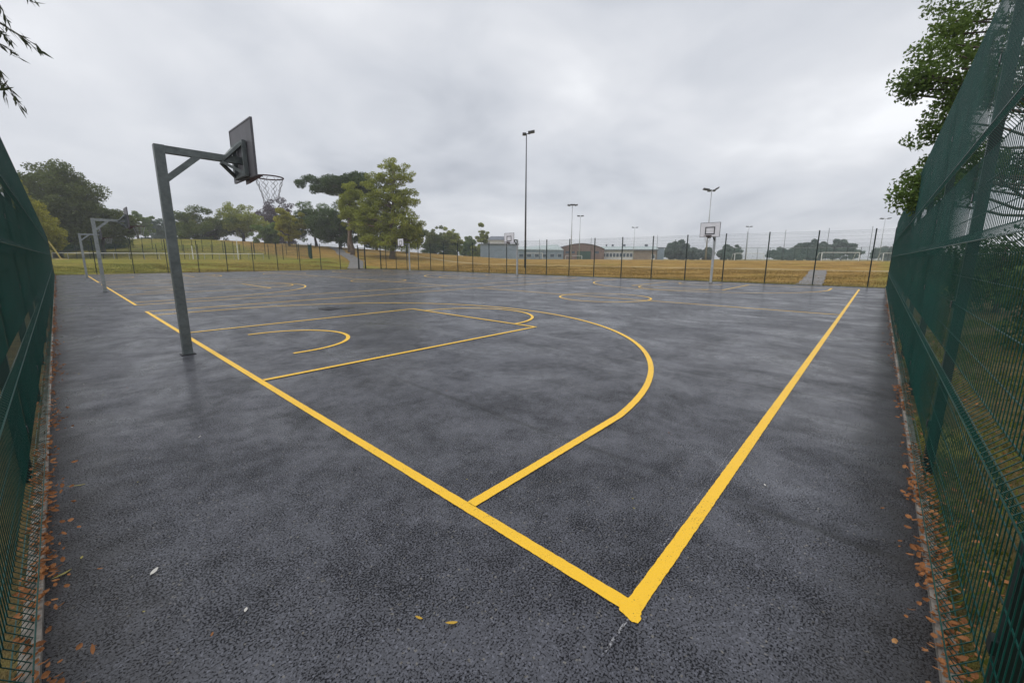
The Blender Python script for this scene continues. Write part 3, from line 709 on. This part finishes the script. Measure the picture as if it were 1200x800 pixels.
T('broadleaf_tree', 'broad dark green tree turning russet along one side, on the ridge', 217, 274, 242, 284, 116, .42, LM['russet'], 53, 'dome', nclump=110, per=90, trunk_r=.35, clump_r=1.5)
T('broadleaf_tree', 'broad light green tree with open branches on the ridge', 260, 316, 236, 283, 122, .42, LM['light'], 54, 'round', nclump=95, per=80, trunk_r=.38, limbs=26, clump_r=1.45)
T('broadleaf_tree', 'small bushy mid green tree in front of the purple copper beech', 298, 330, 258, 284, 112, .38, LM['mid'], 55, 'dome', nclump=60, per=80, trunk_r=.25)
T('copper_beech', 'domed dark purple copper beech on the ridge', 312, 358, 231, 282, 150, .5, LM['copper'], 56, 'dome', nclump=110, per=90, trunk_r=.45, clump_r=1.8)
T('broadleaf_tree', 'small round yellow green tree in front of the purple copper beech', 322, 359, 243, 279, 106, .36, LM['yellow'], 57, 'dome', nclump=70, per=90, trunk_r=.25)
T('broadleaf_tree', 'round dark green tree between the yellow green tree and the flat topped pine', 350, 394, 234, 281, 112, .38, LM['oak'], 58, 'dome', nclump=100, per=90, trunk_r=.35, clump_r=1.4)
T('broadleaf_tree', 'dark spreading tree under the flat topped pine', 370, 430, 236, 282, 104, .36, LM['dark'], 59, 'dome', nclump=100, per=90, trunk_r=.35, clump_r=1.3)
T('pine_tree', 'flat topped dark pine with a bare upper trunk', 364, 446, 206, 238, 96, .34, LM['dark'], 60, 'umbrella', trunk_px=411, nclump=130, per=110, trunk_r=.42, clump_r=1.1, bark='bark_pale', limbs=40)
T('broadleaf_tree', 'yellow green tree with a clear brown trunk beside the grey footpath', 400, 448, 214, 279, 79, .28, LM['light'], 61, 'round', trunk_px=413, nclump=170, per=90, trunk_r=.38, bark='bark_pale', clump_r=.78, limbs=40, dens=2.0)
b_ = P(459, 300, 75)
z0 = tz(b_[0], b_[1]); k_ = 75/FPX
def off(px, py):
    q = P(px, py, 75); return q[0]-b_[0], q[1]-b_[1], q[2]-z0
bl = []
for px, py, rx, rz in [(462, 205, 24, 16), (448, 228, 26, 18), (478, 232, 17, 14), (440, 258, 26, 20), (470, 262, 24, 20), (484, 282, 13, 9), (462, 238, 22, 20), (455, 283, 26, 9), (438, 282, 20, 7), (474, 284, 20, 9), (486, 268, 12, 12), (425, 262, 18, 16), (440, 210, 12, 8)]:
    o = off(px, py); bl.append((*o, rx*k_, rx*k_*.9, rz*k_))
tree('broadleaf_tree', 'tallest pale green tree with an airy pointed top, behind the end of the mesh fence', 'tree', (b_[0], b_[1], z0), bl, .27, LM['light'], 62, nclump=520, per=60, trunk_r=.42, bark='bark_pale', clump_r=.74, limbs=110, dens=1.8)
for i, (a, b, y, dp) in enumerate([(418, 466, 246, 112), (458, 497, 258, 98)]):
    T('broadleaf_tree', ['dark tree on the ridge behind the yellow green tree by the footpath', 'dark tree on the ridge behind the tallest pale green tree'][i], a, b, y, 287, dp, .42, LM['dark'], 70+i, 'dome', nclump=70, per=80, trunk_r=.35)
for i, (a, b, y, dp, mt, lb) in enumerate([(496, 526, 260, 140, 'russet', 'small brownish tree beyond the tallest pale green tree'), (512, 542, 266, 145, 'light', 'small pale tree beside the small brownish tree'),
                                       (538, 560, 276, 165, 'mid', 'low green tree beside the white gabled house'), (552, 578, 264, 160, 'light', 'spiky pale green tree at the end of the white gabled house')]):
    T('broadleaf_tree', lb, a, b, y, 305, dp, .45, LM[mt], 80+i, 'cone' if i == 3 else 'dome', nclump=110, per=80, trunk_r=.2)
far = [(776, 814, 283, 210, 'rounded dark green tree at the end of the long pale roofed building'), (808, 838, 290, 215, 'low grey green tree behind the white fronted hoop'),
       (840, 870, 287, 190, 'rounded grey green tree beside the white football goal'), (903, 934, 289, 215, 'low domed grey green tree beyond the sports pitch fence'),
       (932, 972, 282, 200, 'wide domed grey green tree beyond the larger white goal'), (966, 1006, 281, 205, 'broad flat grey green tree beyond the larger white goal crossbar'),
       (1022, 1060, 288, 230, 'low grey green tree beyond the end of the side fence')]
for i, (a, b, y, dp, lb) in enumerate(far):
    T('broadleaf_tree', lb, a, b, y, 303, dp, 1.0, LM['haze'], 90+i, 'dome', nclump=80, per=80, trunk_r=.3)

# ------------------------------------------------------------------ buildings beyond the pitch
def bframe(px0, px1, depth, d2=None):
    a = P(px0, 300, depth); b = P(px1, 300, d2 or depth); d = Vector((b[0]-a[0], b[1]-a[1], 0)); return a, d.length, math.atan2(d.y, d.x)
def ztop(px, py, depth): return P(px, py, depth)[2]
def gz_at(px, depth): q = P(px, 300, depth); return tz(q[0], q[1])
def bld(name, label, px0, px1, depth, d2=None):
    a, ln_, rz = bframe(px0, px1, depth, d2); z = tz(a[0], a[1])-.3
    r = tag(empty(name, (a[0], a[1], z), rz), label, 'building'); return r, ln_, z
# blue grey shed
r, ln_, z = bld('shed', 'flat roofed blue grey clad shed beyond the fence, below the white gabled house', 563, 607, 118); h = ztop(585, 286.5, 118)-z
MB().box((ln_/2, 3.5, h/2), (ln_, 7, h)).build('wall', M['blue_wall'], r); MB().box((ln_/2, 3.5, h+.1), (ln_+.5, 7.5, .2)).build('roof', M['roof_dark'], r)
for k in range(int(ln_/1.0)): MB().box((.5+k*1.0, -.02, h/2), (.06, .04, h-.1)).build('cladding_rib', M['blue_wall'], r)
# gabled house
r, ln_, z = bld('house', 'white gabled house with a dark roof behind the blue grey shed', 572, 594, 150); h = ztop(583, 281.5, 150)-z; hr = ztop(583, 276.5, 150)-z
w_ = MB().box((ln_/2, 4, h/2), (ln_, 8, h)).build('wall', M['white_wall'], r)
MB().add([(-.3, -.4, h), (ln_+.3, -.4, h), (ln_+.3, 8.4, h), (-.3, 8.4, h), (ln_*.12, 4, hr), (ln_*.88, 4, hr)], [(0, 1, 5, 4), (2, 3, 4, 5), (1, 2, 5), (3, 0, 4), (3, 2, 1, 0)]).build('roof', M['roof_dark'], r)
for x in (.25, .7): 
    wn_ = MB().box((ln_*x, -.02, h*.6), (1.3, .08, 1.2)).build('window', M['white'], r); MB().box((0, 0, 0), (1.1, .04, 1.0)).build('pane', M['glass'], wn_, (ln_*x, -.06, h*.6))
# low slate block with sloping roof
r, ln_, z = bld('school_block', 'long low slate grey block with a pale sloping roof, joined to the brick hall', 606, 660, 165, 172); h = ztop(630, 292.5, 165)-z; hr = ztop(630, 288.5, 168)-z
MB().box((ln_/2, 6, h/2), (ln_, 12, h)).build('wall', M['blue_wall'], r)
MB().add([(-.4, -.5, h), (ln_, -.5, h), (ln_, 12, h), (-.4, 12, h), (-.4, 6, hr-.5), (ln_, 6, hr+1.0)], [(0, 1, 5, 4), (2, 3, 4, 5), (1, 2, 5), (3, 0, 4), (3, 2, 1, 0)]).build('roof', M['roof_pale'], r)
for k in range(6):
    x = ln_*(k+.5)/6; wn_ = MB().box((x, -.02, h*.5), (2.0, .08, 1.5)).build('window', M['white'], r); MB().box((0, 0, 0), (1.8, .04, 1.3)).build('pane', M['glass'], wn_, (x, -.06, h*.5))
# brick hall with curved roof
r, ln_, z = bld('sports_hall', 'red brick hall with a shallow curved roof', 654, 708, 175); h0 = ztop(680, 292, 175)-z; h1 = ztop(680, 285.5, 175)-z
n = 16; pf = [(ln_*k/n, h0+(h1-h0)*math.sin(math.pi*k/n)**.8) for k in range(n+1)]
v = []; f = []
for y in (0, 22): v += [(0, y, 0)] + [(x, y, hh) for x, hh in pf] + [(ln_, y, 0)]
m_ = n+3; f = [tuple(range(m_)), tuple(reversed(range(m_, 2*m_)))] + [(0, m_, m_+1, 1), (m_-2, 2*m_-2, 2*m_-1, m_-1)]
MB().add(v, [tuple(reversed(q)) for q in f]).build('wall', M['brick'], r)
v = []; f = []
for y in (-.4, 22.4): v += [(x+(-.3 if k == 0 else .3 if k == n else 0), y, hh+.12) for k, (x, hh) in enumerate(pf)]
f = [(k, k+1, n+2+k, n+1+k) for k in range(n)]
MB().add(v, f).build('roof', M['roof_dark'], r)
MB().box((ln_*.56, -.05, h0*.42), (ln_*.3, .12, h0*.84)).build('green_panel', simple('dark_green_panel', (.035, .085, .06), .7, .2, .8, coord='World'), r)
for x in (.08, .2, .32, .84): MB().box((ln_*x, -.03, h0*.75), (1.6, .08, 1.0)).build('window', M['glass'], r)
# long pale roofed classroom building
r, ln_, z = bld('classroom_building', 'long white building with a pale green metal roof and a window row', 706, 770, 180, 176); h = ztop(735, 293.6, 180)-z; hr = ztop(735, 288.6, 183)-z
MB().box((ln_*.28, 6, h/2), (ln_*.56, 12, h)).build('wall', M['white_wall'], r); MB().box((ln_*.78, 6.06, h/2), (ln_*.44, 12, h)).build('brick_wall', M['tan_wall'], r)
MB().box((ln_/2, -.35, h+.2), (ln_+.8, .7, .5)).build('fascia', M['roof_dark'], r)
MB().add([(-.4, -.7, h+.45), (ln_+.4, -.7, h+.45), (ln_+.4, 12.6, h+.45), (-.4, 12.6, h+.45), (-.4, 6, hr), (ln_+.4, 6, hr)], [(0, 1, 5, 4), (2, 3, 4, 5), (1, 2, 5), (3, 0, 4), (3, 2, 1, 0)]).build('roof', M['roof_pale'], r)
for k in range(9):
    x = ln_*.56*(k+.5)/9; wn_ = MB().box((x, -.02, h*.58), (1.25, .08, 1.7)).build('window', M['white'], r); MB().box((0, 0, 0), (1.05, .04, 1.5)).build('pane', M['glass'], wn_, (x, -.06, h*.58))
wn_ = MB().box((ln_*.93, -.02, h*.42), (1.6, .08, 2.2)).build('door', M['white'], r); MB().box((0, 0, 0), (1.2, .04, 1.6)).build('pane', M['glass'], wn_, (ln_*.93, -.06, h*.45))
for x, s in ((.08, .6), (.2, .8), (.42, 1.0), (.83, 1.2)): MB().box((ln_*x, 6, hr+.3), (s, s, 1.1)).build('roof_vent', M['roof_dark'], r)
r, ln_, z = bld('annexe', 'small slate grey annexe at the end of the long white building', 768, 778, 185); h = ztop(772, 290.5, 185)-z
MB().box((ln_/2, 4, h/2), (ln_, 8, h)).build('wall', M['blue_wall'], r); MB().box((ln_/2, 4, h+.12), (ln_+.5, 8.5, .24)).build('roof', M['roof_dark'], r)

# ------------------------------------------------------------------ floodlights, goals, pitch fence, rails
def floodlight(label, px, ytop_, depth, heads, dark=False, hs=1.0):
    b = P(px, 302, depth); z = tz(b[0], b[1]); h = ztop(px, ytop_, depth)-z
    r = tag(empty('floodlight', (b[0], b[1], z), YAW-math.pi/2), label, 'floodlight', 'floodlights round the pitches')
    m = M['pole_dark'] if dark else M['galv_pale']
    MB().tube([(0, 0, -.2), (0, 0, h*.5), (0, 0, h)], [.15, .11, .06], 8).build('pole', m, r, smooth=True)
    MB().box((0, 0, h), (heads[-1][0]-heads[0][0], .09, .09)).build('cross_arm', m, r)
    for x, dz, tilt, lw in heads:
        R_ = Matrix.Rotation(tilt, 3, 'Y') @ Matrix.Rotation(-.35, 3, 'X')
        l = MB().box((x, -.1, h+dz), (lw*hs, .55*hs, .16*hs), R_).build('lamp_head', M['pole_dark'], r)
        MB().box((x, -.1, h+dz-.10*hs), (lw*hs*.85, .42*hs, .03), R_).build('lens', M['glass'], l)
    return r
floodlight('tallest dark floodlight column with two lamps, above the middle white hoop', 615.5, 164.5, 55, [(-.28, -.05, 0, .55), (.62, .2, -.18, 1.0)], True, .85)
floodlight('pale floodlight column with four lamps in front of the brick hall', 669, 242, 104, [(-.9, 0, .2, .7), (-.3, .1, 0, .6), (.35, .1, 0, .6), (.95, .05, -.2, .7)])
floodlight('thin pale floodlight column beside the four lamp column', 678.5, 254, 130, [(-.6, 0, .1, .8), (.6, 0, -.1, .8)])
floodlight('thin floodlight column over the long pale roofed building', 742, 267, 172, [(-.8, 0, .1, 1.0), (.8, 0, -.1, 1.0)])
floodlight('grey floodlight column rising behind the nearest white fronted hoop', 827, 225, 80, [(-1.1, .1, .15, 1.2), (.95, .25, -.5, .8), (-.45, -.15, 0, .6), (.45, -.1, 0, .5)])
floodlight('faint thin floodlight column beside the small white goal', 874, 266, 168, [(-.8, 0, .1, 1.1), (.8, 0, -.1, 1.1)])
floodlight('thin floodlight column next to the end of the side fence', 1030, 257, 135, [(-1.2, 0, .1, 1.2), (1.2, .1, -.1, 1.2)])

def goal(label, px0, px1, depth, d2=None, hh=2.44, top=None):
    a, ln_, rz = bframe(px0, px1, depth, d2); z = tz(a[0], a[1])
    if top: z = ztop(px0, top, depth)-hh
    r = tag(empty('football_goal', (a[0], a[1], z), rz), label, 'goal', 'football goals')
    for x in (0, ln_): MB().box((x, 0, hh/2-.1), (.12, .12, hh+.2)).build('goal_post', M['white'], r)
    MB().box((ln_/2, 0, hh), (ln_-.122, .12, .12)).build('crossbar', M['white'], r)
    f = MB()
    for x in (0.03, ln_-.03): f.bar((x, .06, hh-.05), (x, .9, hh-.05), .05); f.bar((x, .9, hh-.05), (x, 1.9, 0), .05)
    f.bar((.03, 1.9, .03), (ln_-.03, 1.9, .03), .05); f.build('net_frame', M['white'], r)
    f = MB()
    for k in range(int(ln_/.3)): f.bar((k*.3+.1, .9, hh-.05), (k*.3+.1, 1.9, .03), .008)
    for k in range(9): u = k/8; f.bar((0, .9+u, hh-.05-u*(hh-.1)), (ln_, .9+u, hh-.05-u*(hh-.1)), .008)
    f.build('net', M['net'], r)
goal('white football goal seen head on beside the faint floodlight column', 861, 895, 100)
goal('larger white football goal in front of the broad flat tree', 963, 1007, 84)
goal('white football goal beside the end of the side fence', 1035, 1062, 92)
goal('small white football goal in front of the brick hall', 663, 682, 120, hh=1.9)
goal('small white football goal by the slate grey block', 616, 636, 118, hh=2.2)
# pitch fence with tall ball-stop posts
a = P(846, 300, 118); b = P(1075, 300, 104)
d = Vector((b[0]-a[0], b[1]-a[1], 0)); ln_ = d.length; zz0 = .2
r = tag(empty('pitch_fence', (a[0], a[1], zz0), math.atan2(d.y, d.x)), 'pale green mesh fence round the far sports pitch, behind the goals', 'fence')
n = int(ln_/3)
for k in range(n+1): MB().box((ln_*k/n, 0, 2.2), (.07, .07, 4.6)).build('post', M['fence_post'], r)
MB().box((ln_/2, .05, 4.4), (ln_, .06, .07)).build('top_rail', M['galv_pale'], r)
f = MB()
for k in range(int(ln_/.1)): f.box((k*.1, .06, 2.2), (.012, .012, 4.4))
for k in range(22): f.box((ln_/2, .075, .1+k*.2), (ln_, .012, .012))
f.build('mesh', simple('pale_green_mesh', (.13, .24, .20), .5, .1, 2), r)
NPL = ['slim dark netting post in front of the brick hall', 'slim dark netting post between the annexe and the nearest white fronted hoop', 'slim dark netting post before the faint thin floodlight column', 'slim dark netting post between the white goal and the domed tree', 'slim dark netting post at one end of the larger white goal', 'slim dark netting post between the larger white goal and the end floodlight',
       'slim dark netting post beside the annexe of the long white building', 'slim dark netting post at the slate grey block, nearer the brick hall', 'slim dark netting post at the slate grey block, nearer the tallest floodlight']
for i, (px, y, dp) in enumerate([(692, 279, 110), (790, 281, 100), (873, 272, 95), (917, 270, 95), (967, 268, 92), (1017, 266, 92), (769, 276, 105), (640, 281, 105), (632, 281, 112)]):
    q = P(px, 303, dp); z = tz(q[0], q[1]); h = ztop(px, y, dp)-z
    r = tag(empty('net_post', (q[0], q[1], z)), NPL[i], 'post')
    MB().tube([(0, 0, -.2), (0, 0, h)], [.06, .045], 6).build('shaft', M['pole_dark'], r); MB().box((0, 0, h+.02), (.13, .13, .04)).build('cap', M['pole_dark'], r)

# second enclosure beyond the end fence: white rail, white posts, mesh panels
a = P(62, 304, 66); b = P(309, 304, 68); d = Vector((b[0]-a[0], b[1]-a[1], 0)); ln_ = d.length
r = tag(empty('barrier_rail', (a[0], a[1], 0), math.atan2(d.y, d.x)), 'long low white rail in front of the grassy hill', 'rail')
def on(u): return tz(a[0]+d.x*u, a[1]+d.y*u)
n = 14
pts = [(ln_*k/n, 0, on(k/n)+.98) for k in range(n+1)]; MB().tube(pts, .05, 6).build('rail', M['white'], r, smooth=True)
for k in range(n+1): MB().box((ln_*k/n, .02, on(k/n)+.40), (.05, .05, 1.1)).build('rail_post', M['galv_pale'], r)
for px, y, lb in [(198, 284, 'white upright post behind the long low rail, beside the steel hoop post'), (226.5, 288.5, 'white upright post, first of the close pair behind the long low rail'), (231.5, 288, 'white upright post, second of the close pair behind the long low rail'), (279.5, 281.5, 'tall white leaning post behind the long low rail, before the light green tree')]:
    q = P(px, 303, 68); z = tz(q[0], q[1]); h = ztop(px, y, 68)-z
    rr_ = tag(empty('goal_upright', (q[0], q[1], z)), lb, 'post'); MB().tube([(0, 0, -.2), (0, 0, h)], [.075, .065], 8).build('shaft', M['white'], rr_); MB().box((0, 0, h+.02), (.16, .16, .04)).build('cap', M['white'], rr_)
q = P(73, 306, 62); rr_ = tag(empty('leaning_post', (q[0], q[1], tz(q[0], q[1]))), 'yellow leaning post beyond the end fence, below the huge dark evergreen', 'post')
MB().bar((0, 0, -.1), (-1.0, -.2, 2.7), .16).build('shaft', M['yellow_wood'], rr_); MB().tube([(0, 0, -.05), (0, 0, .10)], [.75, .62], 14).build('sand_base', M['sand'], rr_)
c1 = P(366, 303, 70); c2 = P(60, 303, 74); c3 = P(362, 303, 86); c4 = P(40, 303, 96)
for lb, a, b in (('low green mesh fence round the railed court, ending beside the footpath', c1, c2), ('green mesh fence side running up the hill beside the railed court', c1, c3), ('green mesh fence at the back of the railed court, below the ridge trees', c3, c4)):
    d = Vector((b[0]-a[0], b[1]-a[1], 0)); ln_ = d.length; n = max(3, int(ln_/2.5))
    r = tag(empty('court_fence', (a[0], a[1], 0), math.atan2(d.y, d.x)), lb, 'fence')
    for k in range(n+1):
        z = tz(a[0]+d.x*k/n, a[1]+d.y*k/n); MB().box((ln_*k/n, 0, z+1.2), (.07, .07, 2.9)).build('post', M['fence_post'], r)
    for k in range(n):
        z = tz(a[0]+d.x*(k+.5)/n, a[1]+d.y*(k+.5)/n); o = link_mesh('mesh_panel', panel_mesh(round(ln_/n-.08, 3)), r, (ln_*k/n+.04, .04, z-.05)); o.scale = (1, 1, .8)

# ------------------------------------------------------------------ grass tufts, leaf litter, single leaves
def blades(name, n, fx, hmin, hmax, mat, seed):
    rs = np.random.RandomState(seed); xy = fx(rs, n); n = len(xy); z = terr(xy[:, 0], xy[:, 1])
    h = rs.uniform(hmin, hmax, n); a = rs.uniform(0, 6.28, n); w = rs.uniform(.004, .009, n)*(1+hmax*4); ln = rs.normal(size=(n, 2))*h[:, None]*.45
    b = np.stack([xy[:, 0], xy[:, 1], z-.01], -1); sx = np.stack([np.cos(a)*w, np.sin(a)*w, 0*w], -1)
    tip = b + np.stack([ln[:, 0], ln[:, 1], h], -1); v = np.stack([b-sx, b+sx, tip], 1).reshape(-1, 3)
    me = bpy.data.meshes.new(name); me.vertices.add(3*n); me.vertices.foreach_set('co', v.ravel())
    me.loops.add(3*n); me.loops.foreach_set('vertex_index', np.arange(3*n, dtype=np.int32)); me.polygons.add(n)
    me.polygons.foreach_set('loop_start', np.arange(0, 3*n, 3, dtype=np.int32)); me.polygons.foreach_set('loop_total', np.full(n, 3, dtype=np.int32))
    me.materials.append(mat); me.update(calc_edges=True); return link_mesh(name, me)
def clumpy(x0, x1, y0, y1, k):
    def fx(rs, n):
        p = np.stack([rs.uniform(x0, x1, n), rs.uniform(y0, y1, n)], -1); m = (np.sin(p[:, 0]*k+1.1)*np.sin(p[:, 1]*k*1.3)+np.sin(p[:, 0]*k*2.3+p[:, 1]*1.9*k))*.5+rs.normal(size=n)*.35
        return p[m > -.25]
    return fx
def edgestrip(rs, n):
    y = rs.uniform(-1.2, 51, n); x = 28.58+np.abs(rs.normal(size=n))*.16; return np.stack([x, y], -1)
tag(blades('grass', 60000, clumpy(-1.6, 14, -5.5, -1.08, 1.3), .02, .09, LM['blade'], 1), 'short patchy grass on the ground beyond the oak side fence', 'grass', kind='stuff')
tag(blades('grass', 42000, edgestrip, .05, .20, LM['blade'], 2), 'rough green tufts along the foot of the bank fence', 'grass', kind='stuff')
tag(blades('grass', 90000, clumpy(28.8, 47, -2, 52, .35), .05, .16, LM['blade_dry'], 3), 'dry brown grass on the bank beyond the white hoops', 'grass', kind='stuff')
tag(blades('grass', 18000, clumpy(-2.5, 7, 51.3, 66, .35), .05, .16, LM['blade'], 4), 'green grass beyond the hoop end of the gated fence', 'grass', kind='stuff')
tag(blades('grass', 34000, clumpy(6, 28, 51.3, 66, .35), .05, .16, LM['blade_dry'], 5), 'dry golden grass beyond the gated end fence', 'grass', kind='stuff')

def leaf_curl(mb, c, L_, W_, rot, tilt, curl, r):
    R_ = Matrix.Rotation(rot, 3, 'Z') @ Matrix.Rotation(tilt, 3, 'X') @ Matrix.Rotation(r.uniform(-.5, .5), 3, 'Y')
    pr = [(-.5, 0), (-.25, .8), (.1, 1.0), (.35, .55), (.5, 0)]; v = []
    for x, w in pr:
        zc_ = curl*L_*(x*x*1.6)
        if w == 0: v.append((x*L_, 0, zc_))
        else: v += [(x*L_, w*W_/2, zc_+curl*W_*.5), (x*L_, 0, zc_), (x*L_, -w*W_/2, zc_+curl*W_*.5)]
    v = [tuple(R_ @ Vector(q) + Vector(c)) for q in v]
    mb.add(v, [(0, 2, 1), (0, 3, 2), (1, 2, 5, 4), (2, 3, 6, 5), (4, 5, 8, 7), (5, 6, 9, 8), (7, 8, 10), (8, 9, 10)])
def litter(n, fx, seed, label):
    r = random.Random(seed); mb = MB()
    for _ in range(n):
        x, y, z = fx(r); leaf_curl(mb, (x, y, z+r.uniform(.008, .03)), r.choice((.5, .8, 1, 1, 1.2))*r.uniform(.022, .046), r.uniform(.010, .028), r.uniform(0, 6.28), r.uniform(-.7, .7), r.uniform(.1, .7), r)
    tag(mb.build('leaf_litter', LM['litter']), label, 'leaves', kind='stuff')
DR = [51*random.Random(900+k).random()**1.7 for k in range(90)]; DX = [-1.6+29*random.Random(700+k).random()**1.7 for k in range(60)]
def fl(r):
    y = abs(r.choice(DR)+r.gauss(0, .16)) if r.random() < .7 else 51*r.random()**1.9
    if 4.6 < y < 13 and r.random() < .6: return X0+r.gauss(0, .055), y, .02
    return X0-.02+r.gauss(0, .035)+(abs(r.gauss(0, .08)) if r.random() < .04 else 0), y, .025
def frr(r):
    x = r.choice(DX)+r.gauss(0, .14) if r.random() < .7 else -1.6+29*r.random()**1.9; return x, Y0-.03+r.gauss(0, .035)+(abs(r.gauss(0, .08)) if r.random() < .04 else 0), .025
def fr2(r): return -1.6+12*r.random()**1.5, -1.1-2.8*r.random()**1.3, tz(3, -2)+.02
litter(3600, fl, 1, 'brown fallen leaves lying along the kerb below the fence behind the hoop posts')
litter(2400, frr, 2, 'orange fallen leaves lying along the kerb below the oak side fence')
litter(1300, fr2, 3, 'brown fallen leaves scattered on the grass beyond the oak side fence')
def single(name, label, x, y, L_, W_, rot, mat, seed, group=None):
    r = random.Random(seed); mb = MB(); leaf_curl(mb, (0, 0, 0), L_, W_, rot, r.uniform(-.15, .15), .12, r)
    o = mb.build(name, LM[mat], loc=(x, y, .010)); tag(o, label, 'leaf', group)
single('fallen_leaf', 'larger bright yellow willow leaf lying on the tarmac', -.61, .545, .062, .018, -.35, 'leaf_y', 1)
single('fallen_leaf', 'smaller pale yellow willow leaf beside the larger bright yellow one', -.69, .672, .037, .012, -.85, 'leaf_y', 2)
single('fallen_leaf', 'tiny white curled leaf lying alone on the tarmac', -1.19, 1.28, .030, .014, 1.1, 'leaf_p', 3)
single('fallen_leaf', 'flat grey white scrap lying on the tarmac toward the leafy kerb', -1.43, 1.88, .042, .030, .3, 'leaf_p', 4)
single('fallen_leaf', 'long pale green willow leaf on the tarmac close to the leafy kerb', -1.745, 2.19, .10, .016, .75, 'leaf_g', 5)
single('fallen_leaf', 'thin straw coloured leaf on the tarmac near the leafy kerb', -1.665, 3.29, .13, .012, .3, 'leaf_g', 6)
r7 = random.Random(7)
for k in range(46):
    x = r7.uniform(-1.7, 6); y = r7.uniform(-.8, 7)
    if r7.random() < .4: x = X0+.05+abs(r7.gauss(0, .25)); y = r7.uniform(1, 10)
    single('fallen_leaf', 'tiny dull leaf fragment scattered loosely on the wet tarmac', x, y, r7.uniform(.012, .028), r7.uniform(.007, .012), r7.uniform(0, 6.28), r7.choice(['leaf_g', 'leaf_p', 'litter', 'litter']), 100+k, 'scattered leaf fragments')

# ------------------------------------------------------------------ damp air
hm = bpy.data.materials.new('damp_air'); hm.use_nodes = True; ht = hm.node_tree; ht.nodes.remove(ht.nodes['Principled BSDF'])
pv = ht.nodes.new('ShaderNodeVolumePrincipled'); pv.inputs['Color'].default_value = (.93, .95, 1.0, 1); pv.inputs['Density'].default_value = HAZE
ht.links.new(pv.outputs[0], ht.nodes['Material Output'].inputs['Volume'])
hz_ = MB().box((225, 225, 14), (1420, 1420, 34)).build('haze', hm); tag(hz_, kind='stuff', label='thin damp haze over the field and ridge', cat='haze')
